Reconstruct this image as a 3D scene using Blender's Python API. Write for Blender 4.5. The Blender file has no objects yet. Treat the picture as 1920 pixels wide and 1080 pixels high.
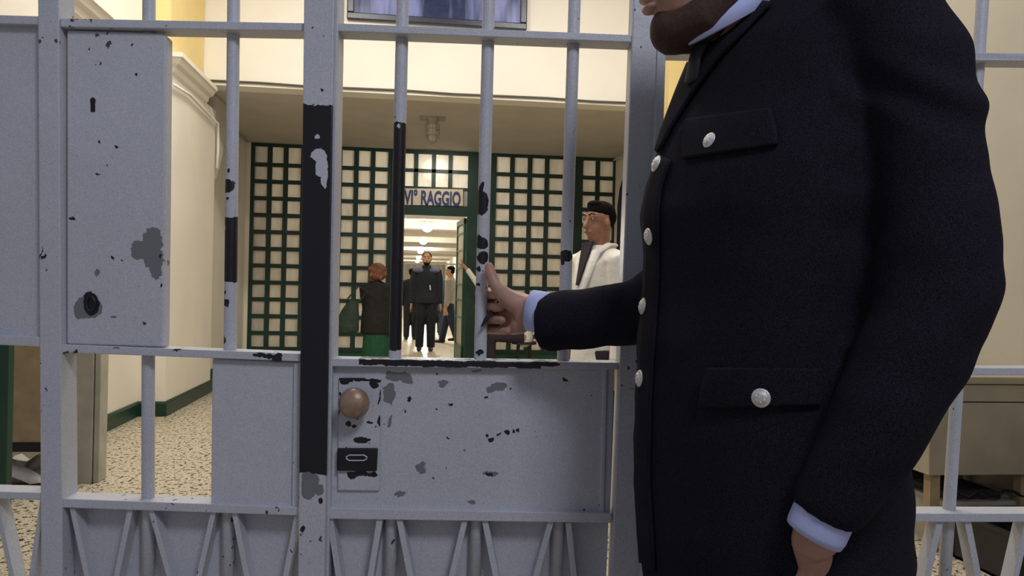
import bpy, bmesh, math, random
from mathutils import Vector, Matrix, noise
from mathutils.bvhtree import BVHTree
random.seed(7)
S = bpy.context.scene
COL = S.collection
PI = math.pi
# ------------------------------------------------------------------ camera, world, lights, exposure
FPX = 1500.0
CAMP = Vector((0, 0, 1.21))
YAW = math.radians(7.22); ROLL = math.radians(1.3); PITCH = math.radians(0.12)
r0 = Vector((math.cos(YAW), -math.sin(YAW), 0)); u0 = Vector((0, 0, 1)); f0 = Vector((math.sin(YAW), math.cos(YAW), 0))
FW = (f0*math.cos(PITCH) - u0*math.sin(PITCH)).normalized()
up1 = (u0*math.cos(PITCH) + f0*math.sin(PITCH)).normalized()
RT = r0*math.cos(ROLL) + up1*math.sin(ROLL)
UP = up1*math.cos(ROLL) - r0*math.sin(ROLL)
cd = bpy.data.cameras.new('camera'); cam = bpy.data.objects.new('camera', cd); COL.objects.link(cam)
cd.sensor_width = 36; cd.lens = 36*FPX/1920; cd.clip_start = 0.05; cd.clip_end = 300
M = Matrix((RT, UP, -FW)).transposed().to_4x4(); M.translation = CAMP
cam.matrix_world = M
S.camera = cam
S.view_settings.view_transform = 'Standard'; S.view_settings.look = 'None'
S.view_settings.gamma = 1; S.view_settings.use_curve_mapping = False
S.view_settings.exposure = 0.0

w = bpy.data.worlds.new('world'); S.world = w; w.use_nodes = True
w.node_tree.nodes['Background'].inputs[0].default_value = (0.62, 0.66, 0.86, 1)
w.node_tree.nodes['Background'].inputs[1].default_value = 0.27

def area(name, loc, target, sx, sy, power, col):
    l = bpy.data.lights.new(name, 'AREA'); l.shape = 'RECTANGLE'; l.size = sx; l.size_y = sy
    l.energy = power; l.color = col
    o = bpy.data.objects.new(name, l); COL.objects.link(o); o.location = loc
    o.rotation_euler = (Vector(target)-Vector(loc)).to_track_quat('-Z', 'Y').to_euler()
    return o
def point(name, loc, power, col, rad=.1):
    l = bpy.data.lights.new(name, 'POINT'); l.energy = power; l.color = col; l.shadow_soft_size = rad
    o = bpy.data.objects.new(name, l); COL.objects.link(o); o.location = loc
    return o
# daylight of the windows behind the camera, high and to the right
area('window_daylight', (0.8, -0.75, 3.3), (0.1, 1.4, 1.0), 0.6, 0.6, 30, (0.84, 0.88, 1.0))
# ceiling lamps of the hall behind the gate
WARM = (1.0, 0.955, 0.875)
for lx, ly, pw in ((-.9, 3.6, 42), (1.5, 3.6, 36), (-.9, 6.1, 70), (1.5, 6.1, 66)):
    area('hall_lamp', (lx, ly, 4.75), (lx, ly+.8, 0), .9, .35, pw, WARM)
area('corridor_lamp', (.4, 11.0, 3.1), (.4, 11.6, 0), .5, .3, 10, WARM)
for ly in (13.6, 18.5, 26.6, 35, 45.5, 56, 66):
    point('corridor_lamp', (.5 if ly > 15 else .33, ly-.5, 2.75), 190 if ly > 15 else 38, (1, .95, .86), .12)

point('transom_glow_fill', (.36, 12.45, 3.0), 16, (1, .97, .9), .08)  # added fill light close behind the transom, makes its panes glow

# ------------------------------------------------------------------ pixel helpers (1920x1080 frame -> point at a real distance)
def ray(px, py): return FW + RT*((px-960)/FPX) + UP*((540-py)/FPX)
def at(px, py, d): return CAMP + ray(px, py)*d
def topx(p):
    v = p-CAMP; d = v.dot(FW); return 960+FPX*v.dot(RT)/d, 540-FPX*v.dot(UP)/d, d
def lerp(xs, ys, x):
    if x <= xs[0]: return ys[0]+(ys[1]-ys[0])/(xs[1]-xs[0])*(x-xs[0])
    for i in range(len(xs)-1):
        if x <= xs[i+1]: return ys[i]+(ys[i+1]-ys[i])*(x-xs[i])/(xs[i+1]-xs[i])
    return ys[-1]+(ys[-1]-ys[-2])/(xs[-1]-xs[-2])*(x-xs[-1])
GX = (-200, 0, 113, 573, 627, 1165, 1840, 2000); GD = (1.485, 1.459, 1.444, 1.433, 1.427, 1.441, 1.522, 1.545)
def G(px, py, off=0.0): return at(px, py, lerp(GX, GD, px)) + f0*off      # a point of the gate
def onplane(px, py, Y):                                                    # ray hits building plane y=Y
    r = ray(px, py); return CAMP + r*(Y/r.y)
def onx(px, py, X):
    r = ray(px, py); return CAMP + r*(X/r.x)

# ------------------------------------------------------------------ materials
def newmat(name):
    m = bpy.data.materials.new(name); m.use_nodes = True
    return m, m.node_tree, m.node_tree.nodes['Principled BSDF']
def N(nt, t, **kw):
    n = nt.nodes.new(t)
    for k, v in kw.items(): setattr(n, k, v)
    return n
def mathn(nt, op, a, b=None):
    n = N(nt, 'ShaderNodeMath', operation=op)
    for i, v in enumerate((a, b)):
        if v is None: continue
        if isinstance(v, (int, float)): n.inputs[i].default_value = v
        else: nt.links.new(v, n.inputs[i])
    return n.outputs[0]
def mixc(nt, fac, a, b):
    n = N(nt, 'ShaderNodeMix', data_type='RGBA')
    for s, v in ((n.inputs[0], fac), (n.inputs[6], a), (n.inputs[7], b)):
        if isinstance(v, (int, float)): s.default_value = v
        elif isinstance(v, tuple): s.default_value = (v[0], v[1], v[2], 1)
        else: nt.links.new(v, s)
    return n.outputs[2]
def noise_t(nt, scale, detail=3, co=None, rough=.5):
    n = N(nt, 'ShaderNodeTexNoise'); n.inputs['Scale'].default_value = scale; n.inputs['Detail'].default_value = detail
    n.inputs['Roughness'].default_value = rough
    if co is not None: nt.links.new(co, n.inputs['Vector'])
    return n
def bump(nt, b, h, strength, dist=.002):
    n = N(nt, 'ShaderNodeBump'); n.inputs['Strength'].default_value = strength; n.inputs['Distance'].default_value = dist
    nt.links.new(h, n.inputs['Height']); nt.links.new(n.outputs[0], b.inputs['Normal'])
def mat(name, c, rough=.6, metal=0, var=.12, vs=8, bs=0, bscale=120, bd=.002, sheen=0, spec=None, emit=None, es=0):
    m, nt, b = newmat(name)
    co = N(nt, 'ShaderNodeTexCoord').outputs['Object']
    n = noise_t(nt, vs, 4, co)
    c2 = tuple(x*(1-var) for x in c); c1 = tuple(min(1, x*(1+var)) for x in c)
    r = N(nt, 'ShaderNodeMapRange'); r.inputs[1].default_value = .3; r.inputs[2].default_value = .7
    nt.links.new(n.outputs[0], r.inputs[0])
    nt.links.new(mixc(nt, r.outputs[0], c2, c1), b.inputs['Base Color'])
    b.inputs['Roughness'].default_value = rough; b.inputs['Metallic'].default_value = metal
    if spec is not None: b.inputs['Specular IOR Level'].default_value = spec
    if sheen: b.inputs['Sheen Weight'].default_value = sheen
    if bs:
        nb = noise_t(nt, bscale, 4, co); bump(nt, b, nb.outputs[0], bs, bd)
    if emit:
        b.inputs['Emission Color'].default_value = (*emit, 1); b.inputs['Emission Strength'].default_value = es
    return m

PAINT = (.56, .565, .60)
def paint(name, chips=(), specks=.5, base=PAINT, amp=.006):
    """old gloss paint; chips = (kind, px, py, rx_px, ry_px): where it has come off, given on the gate"""
    m, nt, b = newmat(name)
    co = N(nt, 'ShaderNodeTexCoord').outputs['Object']
    n1 = noise_t(nt, 38, 5, co, .65)
    sub = N(nt, 'ShaderNodeVectorMath', operation='SUBTRACT'); nt.links.new(n1.outputs['Color'], sub.inputs[0]); sub.inputs[1].default_value = (.5, .5, .5)
    sc = N(nt, 'ShaderNodeVectorMath', operation='SCALE'); nt.links.new(sub.outputs[0], sc.inputs[0]); sc.inputs['Scale'].default_value = amp*5
    ad = N(nt, 'ShaderNodeVectorMath', operation='ADD'); nt.links.new(co, ad.inputs[0]); nt.links.new(sc.outputs[0], ad.inputs[1])
    dco = ad.outputs[0]
    masks = {'k': None, 'g': None, 'p': None}
    for kind, px, py, rx, ry in chips:
        p = G(px, py); box = kind[-1] == 'b'; kk = kind[0]
        s = N(nt, 'ShaderNodeVectorMath', operation='SUBTRACT'); nt.links.new(dco, s.inputs[0]); s.inputs[1].default_value = p
        m2 = N(nt, 'ShaderNodeVectorMath', operation='MULTIPLY'); nt.links.new(s.outputs[0], m2.inputs[0])
        m2.inputs[1].default_value = (1/(rx*.00097), 0, 1/(ry*.00097))
        if box:
            a = N(nt, 'ShaderNodeVectorMath', operation='ABSOLUTE'); nt.links.new(m2.outputs[0], a.inputs[0])
            sp = N(nt, 'ShaderNodeSeparateXYZ'); nt.links.new(a.outputs[0], sp.inputs[0])
            v = mathn(nt, 'MAXIMUM', sp.outputs[0], sp.outputs[2])
        else:
            l = N(nt, 'ShaderNodeVectorMath', operation='LENGTH'); nt.links.new(m2.outputs[0], l.inputs[0]); v = l.outputs['Value']
        v = mathn(nt, 'LESS_THAN', v, 1.0)
        masks[kk] = v if masks[kk] is None else mathn(nt, 'MAXIMUM', masks[kk], v)
    big = noise_t(nt, 5, 3, co)
    fine = noise_t(nt, 420, 2, co)
    col = mixc(nt, big.outputs[0], tuple(x*.88 for x in base), tuple(x*1.1 for x in base))
    gr = N(nt, 'ShaderNodeMapRange'); gr.inputs[1].default_value = .3; gr.inputs[2].default_value = .7; gr.inputs[3].default_value = .86; gr.inputs[4].default_value = 1.12
    nt.links.new(fine.outputs[0], gr.inputs[0])
    mul = N(nt, 'ShaderNodeVectorMath', operation='SCALE'); nt.links.new(col, mul.inputs[0]); nt.links.new(gr.outputs[0], mul.inputs['Scale'])
    col = mul.outputs[0]
    if specks:
        s1 = noise_t(nt, 75, 3, co); s2 = noise_t(nt, 7, 2, co)
        v = mathn(nt, 'GREATER_THAN', mathn(nt, 'ADD', s1.outputs[0], mathn(nt, 'MULTIPLY', s2.outputs[0], .45)), 1.03-.1*specks)
        col = mixc(nt, v, col, (.06, .06, .055))
    if masks['g'] is not None: col = mixc(nt, masks['g'], col, (.19, .195, .20))
    if masks['k'] is not None: col = mixc(nt, masks['k'], col, (.012, .010, .013))
    if masks['p'] is not None: col = mixc(nt, masks['p'], col, tuple(x*1.05 for x in base))
    nt.links.new(col, b.inputs['Base Color']); b.inputs['Roughness'].default_value = .42
    hb = noise_t(nt, 55, 5, co)
    bump(nt, b, hb.outputs[0], .35, .003)
    return m

M_ = {}
M_['paint'] = paint('gate_paint', specks=.4)
M_['clean'] = paint('gate_clean_paint', specks=0)
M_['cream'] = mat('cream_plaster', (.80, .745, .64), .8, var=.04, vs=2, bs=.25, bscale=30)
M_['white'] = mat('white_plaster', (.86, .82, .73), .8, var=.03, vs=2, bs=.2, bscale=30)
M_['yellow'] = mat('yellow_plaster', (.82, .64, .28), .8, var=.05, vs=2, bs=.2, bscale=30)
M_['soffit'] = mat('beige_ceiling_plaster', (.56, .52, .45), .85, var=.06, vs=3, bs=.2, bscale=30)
M_['tan'] = mat('tan_wall_plaster', (.46, .42, .34), .8, var=.05, vs=2, bs=.25, bscale=30)
M_['green'] = mat('dark_green_enamel', (.008, .036, .022), .4, var=.2, vs=6)
M_['green2'] = mat('green_enamel', (.010, .085, .045), .4, var=.15, vs=6)
M_['wool'] = mat('navy_wool', (.0135, .0120, .0185), .95, var=.75, vs=650, bs=.7, bscale=600, bd=.001, sheen=.0, spec=.12)
M_['woolflat'] = mat('black_tie_silk', (.008, .008, .012), .6, var=.2, vs=60)
M_['shirt'] = mat('pale_blue_shirt', (.50, .55, .85), .8, var=.04, vs=20, bs=.2, bscale=300)
M_['skin_brown'] = mat('brown_skin', (.22, .095, .05), .5, var=.15, vs=40, bs=.25, bscale=250, bd=.001)
M_['skin'] = mat('tan_skin', (.46, .25, .18), .5, var=.14, vs=45, bs=.3, bscale=220, bd=.001)
M_['skin_far'] = mat('ruddy_skin', (.50, .24, .13), .6, var=.1, vs=12)
M_['silver'] = mat('silver_metal', (.86, .83, .78), .42, .55, var=.12, vs=120, bs=.6, bscale=420, bd=.002)
M_['brass'] = mat('tarnished_brass', (.40, .28, .19), .45, .5, var=.2, vs=60, bs=.2, bscale=200)
M_['black'] = mat('black_iron', (.010, .009, .011), .45, var=.3, vs=40)
M_['steel'] = mat('worn_steel', (.45, .44, .46), .4, .6, var=.2, vs=60)
M_['hair_black'] = mat('black_hair', (.006, .005, .005), .9, spec=.1, var=.4, vs=80, bs=.6, bscale=160)
M_['hair_red'] = mat('auburn_hair', (.16, .060, .024), .6, var=.45, vs=60, bs=.6, bscale=120)
M_['coat_white'] = mat('white_cotton', (.82, .78, .70), .85, var=.04, vs=8, bs=.5, bscale=14, bd=.02)
M_['dark_cloth'] = mat('dark_shirt_cloth', (.03, .02, .03), .9)
M_['navy_far'] = mat('navy_uniform_cloth', (.010, .012, .019), .9, var=.4, vs=20, bs=.4, bscale=20, bd=.02)
M_['navy_light'] = mat('grey_shoulder_cloth', (.13, .13, .19), .9, var=.2, vs=30)
M_['black_cloth'] = mat('black_jacket_cloth', (.012, .011, .010), .9, var=.3, vs=20, bs=.4, bscale=20, bd=.02)
M_['green_cloth'] = mat('green_skirt_cloth', (.010, .075, .032), .85, var=.2, vs=20)
M_['bag'] = mat('dark_green_bag', (.018, .035, .022), .7, var=.3, vs=15)
M_['jeans'] = mat('dark_denim', (.02, .025, .05), .9, var=.3, vs=30)
M_['grey_cloth'] = mat('grey_sweater_cloth', (.30, .27, .24), .9, var=.12, vs=20)
M_['desk'] = mat('grey_beige_metal', (.36, .31, .22), .5, var=.1, vs=6)
M_['board'] = mat('brown_hardboard', (.34, .25, .14), .8, var=.15, vs=12)
M_['post'] = mat('greyed_beige_paint', (.38, .36, .29), .6, var=.15, vs=8, bs=.2)
M_['paper'] = mat('white_paper', (.75, .73, .68), .8, var=.06)
M_['lamp'] = mat('lamp_glass', (.9, .9, .88), .4, emit=(1, .96, .86), es=9)
M_['navy_frame'] = mat('navy_frame_wood', (.015, .018, .045), .35, var=.4, vs=30)
M_['eye'] = mat('eye_white', (.42, .38, .34), .3, var=.02)
M_['iris'] = mat('dark_iris', (.02, .012, .01), .3)
M_['lip'] = mat('lip_skin', (.26, .09, .07), .5)

def terrazzo():
    m, nt, b = newmat('speckled_terrazzo')
    co = N(nt, 'ShaderNodeTexCoord').outputs['Object']
    mp = N(nt, 'ShaderNodeMapping'); mp.inputs['Scale'].default_value = (1, .8, 1); nt.links.new(co, mp.inputs[0])
    n = noise_t(nt, 37, 2, mp.outputs[0], .6); n2 = noise_t(nt, 85, 2, mp.outputs[0], .6); n3 = noise_t(nt, 1.5, 3, co)
    col = mixc(nt, n3.outputs[0], (.56, .49, .36), (.66, .58, .44))
    col = mixc(nt, mathn(nt, 'GREATER_THAN', n2.outputs[0], .57), col, (.30, .24, .14))
    col = mixc(nt, mathn(nt, 'GREATER_THAN', n.outputs[0], .575), col, (.05, .035, .02))
    nt.links.new(col, b.inputs['Base Color']); b.inputs['Roughness'].default_value = .35
    return m
M_['terrazzo'] = terrazzo()
def frosted():
    m, nt, b = newmat('frosted_glass_panes')
    out = nt.nodes['Material Output']
    co = N(nt, 'ShaderNodeTexCoord').outputs['Object']
    mp = N(nt, 'ShaderNodeMapping'); mp.inputs['Scale'].default_value = (3, 1, .7); nt.links.new(co, mp.inputs[0])
    n = noise_t(nt, 2.6, 4, mp.outputs[0])
    r = N(nt, 'ShaderNodeMapRange'); r.inputs[1].default_value = .36; r.inputs[2].default_value = .64; nt.links.new(n.outputs[0], r.inputs[0])
    col = mixc(nt, r.outputs[0], (.40, .375, .33), (.72, .675, .60))
    nt.links.new(col, b.inputs['Base Color']); b.inputs['Roughness'].default_value = .22
    tr = N(nt, 'ShaderNodeBsdfTranslucent'); tr.inputs[0].default_value = (.9, .85, .75, 1)
    tp = N(nt, 'ShaderNodeBsdfTransparent')
    mx = N(nt, 'ShaderNodeMixShader'); mx.inputs[0].default_value = .45
    nt.links.new(b.outputs[0], mx.inputs[1]); nt.links.new(tr.outputs[0], mx.inputs[2])
    mx2 = N(nt, 'ShaderNodeMixShader'); mx2.inputs[0].default_value = .16
    nt.links.new(mx.outputs[0], mx2.inputs[1]); nt.links.new(tp.outputs[0], mx2.inputs[2])
    nt.links.new(mx2.outputs[0], out.inputs[0])
    return m
M_['frost'] = frosted()
def picture_glass():
    m, nt, b = newmat('painted_picture_reflections')
    co = N(nt, 'ShaderNodeTexCoord').outputs['Object']
    mp = N(nt, 'ShaderNodeMapping'); mp.inputs['Scale'].default_value = (3.2, 1, .5); nt.links.new(co, mp.inputs[0])
    n = noise_t(nt, 1.7, 3, mp.outputs[0]); n2 = noise_t(nt, 22, 4, co)
    r = N(nt, 'ShaderNodeMapRange'); r.inputs[1].default_value = .45; r.inputs[2].default_value = .62; nt.links.new(n.outputs[0], r.inputs[0])
    c = mixc(nt, n2.outputs[0], (.010, .016, .05), (.04, .055, .14))
    c = mixc(nt, r.outputs[0], c, (.22, .25, .52))  # reflections in the glass, painted as paler blue patches
    nt.links.new(c, b.inputs['Base Color']); b.inputs['Roughness'].default_value = .35; b.inputs['Specular IOR Level'].default_value = .2
    return m
M_['picture'] = picture_glass()

# ------------------------------------------------------------------ object helpers
def setp(o, label=None, cat=None, group=None, kind=None):
    if label: o['label'] = label
    if cat: o['category'] = cat
    if group: o['group'] = group
    if kind: o['kind'] = kind
    return o
def thing(name, loc, label, cat, group=None):
    o = bpy.data.objects.new(name, None); COL.objects.link(o); o.location = loc; o.empty_display_size = .1
    return setp(o, label, cat, group)
def parent(o, p):
    # world-space vertices stay where they are
    o.parent = p
    if p.type == 'EMPTY': o.matrix_parent_inverse = Matrix.Translation(-Vector(p.location))
def obj(name, bm, m, par=None, smooth=False, label=None, bevel=0):
    me = bm if isinstance(bm, bpy.types.Mesh) else None
    if me is None:
        bmesh.ops.recalc_face_normals(bm, faces=bm.faces[:])
        me = bpy.data.meshes.new(name); bm.to_mesh(me); bm.free()
    me.materials.clear(); me.materials.append(m)
    if smooth:
        for p in me.polygons: p.use_smooth = True
    o = bpy.data.objects.new(name, me); COL.objects.link(o)
    if par is not None: parent(o, par)
    if label: o['label'] = label
    if bevel:
        b = o.modifiers.new('bevel', 'BEVEL'); b.width = bevel; b.segments = 2; b.limit_method = 'ANGLE'
    return o
def BM(): return bmesh.new()
def box(bm, a, b):
    vs = [bm.verts.new((x, y, z)) for x in (a[0], b[0]) for y in (a[1], b[1]) for z in (a[2], b[2])]
    for f in ((0,1,3,2), (4,6,7,5), (0,4,5,1), (2,3,7,6), (0,2,6,4), (1,5,7,3)): bm.faces.new([vs[i] for i in f])
def prism(bm, pts, vec):
    a = [bm.verts.new(p) for p in pts]; b = [bm.verts.new(Vector(p)+vec) for p in pts]
    bm.faces.new(a); bm.faces.new(b[::-1])
    for i in range(len(a)):
        j = (i+1) % len(a); bm.faces.new((a[j], a[i], b[i], b[j]))
def gprism(bm, poly, off, th):      # polygon on the gate, its front face off metres behind the gate's face
    prism(bm, [G(x, y, off) for x, y in poly], f0*th)
def rings(bm, rs, closed=True):
    prev = None; first = None
    for r in rs:
        cur = [bm.verts.new(p) for p in r]
        if prev:
            n = len(cur)
            for i in range(n): bm.faces.new((prev[i], prev[(i+1) % n], cur[(i+1) % n], cur[i]))
        else: first = cur
        prev = cur
    if closed: bm.faces.new(first[::-1]); bm.faces.new(prev)
def tube(bm, pts, rad, n=12, cap=False, side=None):
    """pts: points, rad: radius or (ra, rb) per point; ra lies along side"""
    pts = [Vector(p) for p in pts]; k = len(pts)
    if not isinstance(rad, (list, tuple)): rad = [rad]*k
    rad = [(r, r) if not isinstance(r, tuple) else r for r in rad]
    if cap:
        d0 = (pts[0]-pts[1]).normalized(); d1 = (pts[-1]-pts[-2]).normalized()
        P = []; R = []
        for a in (85, 60, 30): 
            s, c = math.sin(math.radians(a)), math.cos(math.radians(a)); m = min(rad[0]); P.append(pts[0]+d0*m*s); R.append((rad[0][0]*c, rad[0][1]*c))
        P += pts; R += rad
        for a in (30, 60, 85):
            s, c = math.sin(math.radians(a)), math.cos(math.radians(a)); m = min(rad[-1]); P.append(pts[-1]+d1*m*s); R.append((rad[-1][0]*c, rad[-1][1]*c))
        pts, rad = P, R; k = len(pts)
    s0 = Vector(side) if side is not None else None
    rs = []
    for i in range(k):
        t = (pts[min(i+1, k-1)]-pts[max(i-1, 0)]).normalized()
        if s0 is None:
            s0 = t.cross(Vector((0, 0, 1)))
            if s0.length < .2: s0 = t.cross(Vector((1, 0, 0)))
        s = (s0-t*s0.dot(t))
        if s.length < 1e-4: s = t.orthogonal()
        s.normalize(); u = t.cross(s); s0 = s
        rs.append([pts[i]+s*(rad[i][0]*math.cos(2*PI*j/n))+u*(rad[i][1]*math.sin(2*PI*j/n)) for j in range(n)])
    rings(bm, rs)
def ell(bm, c, rx, ry, rz, ax=None, seg=16):
    m = Matrix.Identity(4)
    if ax is not None: m = Matrix(ax).transposed().to_4x4()
    m = Matrix.Translation(c) @ m @ Matrix.Diagonal((rx, ry, rz, 1))
    bmesh.ops.create_uvsphere(bm, u_segments=seg, v_segments=seg//2+2, radius=1, matrix=m)
def fuse(bm, voxel, smooth=6, sf=.6):
    bmesh.ops.recalc_face_normals(bm, faces=bm.faces[:])
    me = bpy.data.meshes.new('tmp'); bm.to_mesh(me); bm.free()
    o = bpy.data.objects.new('tmp', me); COL.objects.link(o)
    r = o.modifiers.new('r', 'REMESH'); r.mode = 'VOXEL'; r.voxel_size = voxel; r.use_smooth_shade = True
    if smooth:
        s = o.modifiers.new('s', 'SMOOTH'); s.iterations = smooth; s.factor = sf
    dg = bpy.context.evaluated_depsgraph_get(); dg.update()
    e = o.evaluated_get(dg); nm = bpy.data.meshes.new_from_object(e)
    bpy.data.objects.remove(o); bpy.data.meshes.remove(me)
    for p in nm.polygons: p.use_smooth = True
    return nm

# ================================================================== SETTING
def struct(name, bm, m, label=None):
    o = obj(name, bm, m); o['kind'] = 'structure'
    if label: o['label'] = label
    return o
XL, XR, YP, YL, ZC = -2.35, 3.05, 8.5, 11.9, 3.2
b = BM(); box(b, (-6, -4, -.1), (6, 78, 0)); struct('floor', b, M_['terrazzo'], 'speckled cream and brown terrazzo floor')
b = BM(); box(b, (XL-.2, 5.55, 0), (XL, 7.35, 5)); box(b, (XL-.2, 2.2, 2.6), (XL, 5.55, 5)); box(b, (-4.0, 6.0, 0), (XL-.2, 6.2, 5)); box(b, (-4.2, 2.2, 0), (-4.0, 6.2, 5)); struct('wall_left', b, M_['cream'], 'cream plaster wall left of the hall')
b = BM(); box(b, (XR, 2.2, 0), (XR+.2, YP+.2, 5)); struct('wall_right', b, M_['tan'], 'tan plaster wall right of the hall')
b = BM(); box(b, (XL-.2, 2.2, 5), (XR+.2, YP+.2, 5.1)); struct('ceiling', b, M_['cream'])
# wall above the portal
b = BM(); box(b, (XL-.2, YP, ZC), (XR+.2, YP+.25, 5)); struct('wall_back', b, M_['white'], 'bright cream wall above the portal')
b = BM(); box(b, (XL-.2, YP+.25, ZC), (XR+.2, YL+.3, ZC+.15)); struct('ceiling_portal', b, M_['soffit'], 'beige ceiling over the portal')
b = BM(); box(b, (XL-.3, 8.95, 0), (XL-.02, YL+.3, ZC)); struct('wall_portal_left', b, M_['cream'])
b = BM(); box(b, (XR, YP+.2, 0), (XR+.2, YL+.3, ZC)); struct('wall_portal_right', b, M_['cream'])
# left pilaster below and above the moulding
b = BM(); box(b, (XL-.2, 7.35, 0), (-2.12, 8.95, 3.02)); struct('wall_pilaster_left', b, M_['cream'], 'cream pilaster on the left wall')
b = BM(); box(b, (XL-.2, 7.35, 3.17), (-2.14, 8.49, 5)); struct('wall_pilaster_upper', b, M_['yellow'], 'yellow pilaster above the moulding')
b = BM(); box(b, (2.66, 8.2, 0), (XR, 8.49, 5)); struct('wall_pilaster_right', b, M_['yellow'], 'yellow pilaster on the right')
# moulding
def moulding(path, name):
    bmx = BM()
    prof = [(0, 3.0), (.03, 3.02), (.04, 3.06), (.08, 3.08), (.1, 3.12), (.12, 3.13), (.12, 3.17), (0, 3.17)]
    rs = []
    for (x, y, nx, ny) in path: rs.append([Vector((x+nx*a, y+ny*a, z)) for a, z in prof])
    rings(bmx, rs); return struct(name, bmx, M_['cream'])
moulding([(XL, 2.2, 1, 0), (XL, 7.35, 1, -1), (-2.12, 7.35, 1, -1), (-2.12, 8.49, 1, 0)], 'trim_1')
# green skirting
b = BM()
pth = [(XL, 5.55, 1, 0), (XL, 7.35, 1, -1), (-2.12, 7.35, 1, -1), (-2.12, 8.95, 1, 1), (XL-.02, 8.95, 1, 1), (XL-.02, 11.9, 1, 0)]
rings(b, [[Vector((x+nx*a, y+ny*a, z)) for a, z in ((-.01, 0), (.022, 0), (.022, .11), (.012, .13), (-.01, .13))] for x, y, nx, ny in pth])
struct('baseboard_left', b, M_['green'], 'green painted skirting')
b = BM(); box(b, (XR-.022, 2.2, 0), (XR, 8.2, .13)); struct('baseboard_right', b, M_['green'])
b = BM(); prism(b, [Vector((XR-.03, 10.75, 0)), Vector((XR-.03, 10.75, 2.45)), Vector((XR-.03, 10.85, 2.68)), Vector((XR-.03, 11.0, 2.8)), Vector((XR-.03, 11.18, 2.84)), Vector((XR-.03, 11.36, 2.8)), Vector((XR-.03, 11.5, 2.68)), Vector((XR-.03, 11.6, 2.45)), Vector((XR-.03, 11.6, 0))], Vector((.04, 0, 0))); struct('door_1', b, M_['dark_cloth'], 'dark arched door in the right side of the portal')
# corridor beyond
b = BM(); box(b, (-2.3, YL+.3, 0), (-2.1, 76, 3.3)); struct('wall_corridor_left', b, M_['white'])
b = BM(); box(b, (3.0, YL+.3, 0), (3.2, 76, 3.3)); struct('wall_corridor_right', b, M_['white'])
b = BM(); box(b, (-2.3, 76, 0), (3.2, 76.2, 3.3)); struct('wall_corridor_end', b, M_['white'])
b = BM(); box(b, (-2.3, YL+.3, 3.35), (3.2, 76.2, 3.45)); struct('ceiling_corridor', b, M_['white'])
b = BM()
y = 14.5
while y < 76: box(b, (-2.1, y, 3.12), (3.0, y+.35, 3.35)); y += 4.4
struct('trim_2', b, M_['soffit'], 'row of beams across the corridor ceiling')

# ================================================================== THE GATE
VB = 1212
def vslant(bm, x0, y0, x1, y1, w=9, off=.006, th=.034):
    gprism(bm, [(x0-w/2, y0), (x0+w/2, y0), (x1+w/2, y1), (x1-w/2, y1)], off, th)
def ext(x0, y0, x1, y1, y): return x0+(x1-x0)*(y-y0)/(y1-y0)
def barpart(px_at, ytop, ybot, mname, par, r=.0115, off=.0305):
    bm = BM(); ys = [ytop + (ybot-ytop)*i/6 for i in range(7)]
    tube(bm, [G(px_at(y), y, off) for y in ys], r, 16)
    return obj('bar', bm, mname, par, smooth=True)
lin = lambda x0, y0, x1, y1: (lambda y: ext(x0, y0, x1, y1, y))
def railpart(pts, m, par, off=0, th=.05, name='rail'):
    # pts: (x, ytop, ybottom) list left to right
    bm = BM()
    poly = [(x, a) for x, a, c in pts] + [(x, c) for x, a, c in reversed(pts)]
    gprism(bm, poly, off, th)
    return obj(name, bm, m, par, bevel=.0015)
TOP = -640; FLO = 1795
def base_at(px): p = G(px, 540, .025); return Vector((p.x, p.y, 0))
def toflo(px):  # pixel row of the floor under the gate
    p = G(px, 540); return topx(Vector((p.x, p.y, 0)))[1]
# ---- fixed panel on the left
gl = thing('fixed_gate_panel', base_at(20), 'grey painted fixed gate section cut by the left edge of the photo', 'gate panel')
mp_ = paint('left_panel_paint', [('k', 73, 440, 2, 10), ('k', 73, 560, 2, 12)], .5)
railpart([(-160, 23, 40), (72, 30, 46)], mp_, gl)
railpart([(-160, 622, 640), (76, 632, 650)], mp_, gl)
railpart([(-160, 917, 930), (78, 924, 938)], mp_, gl)
railpart([(-160, VB-12, VB+6), (80, VB-5, VB+14)], mp_, gl)
railpart([(-160, TOP, TOP+16), (66, TOP, TOP+16)], mp_, gl)
bm = BM(); gprism(bm, [(-160, 38), (70, 44), (74, 634), (-160, 624)], .014, .012); obj('panel_plate', bm, M_['clean'], gl)
bm = BM(); vslant(bm, 76, 940, ext(77, 958, 57, 1080, VB), VB); obj('slanted_bar', bm, mp_, gl)
bm = BM(); vslant(bm, -14, 936, ext(-8, 960, 18, 1080, VB), VB); obj('slanted_bar', bm, mp_, gl)
barpart(lin(-95, 0, -95, 1080), TOP, VB, mp_, gl)
bm = BM(); gprism(bm, [(-175, TOP-20), (-158, TOP-20), (-158, 1700), (-175, 1700)], 0, .05); obj('stile', bm, mp_, gl, bevel=.002)
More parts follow.
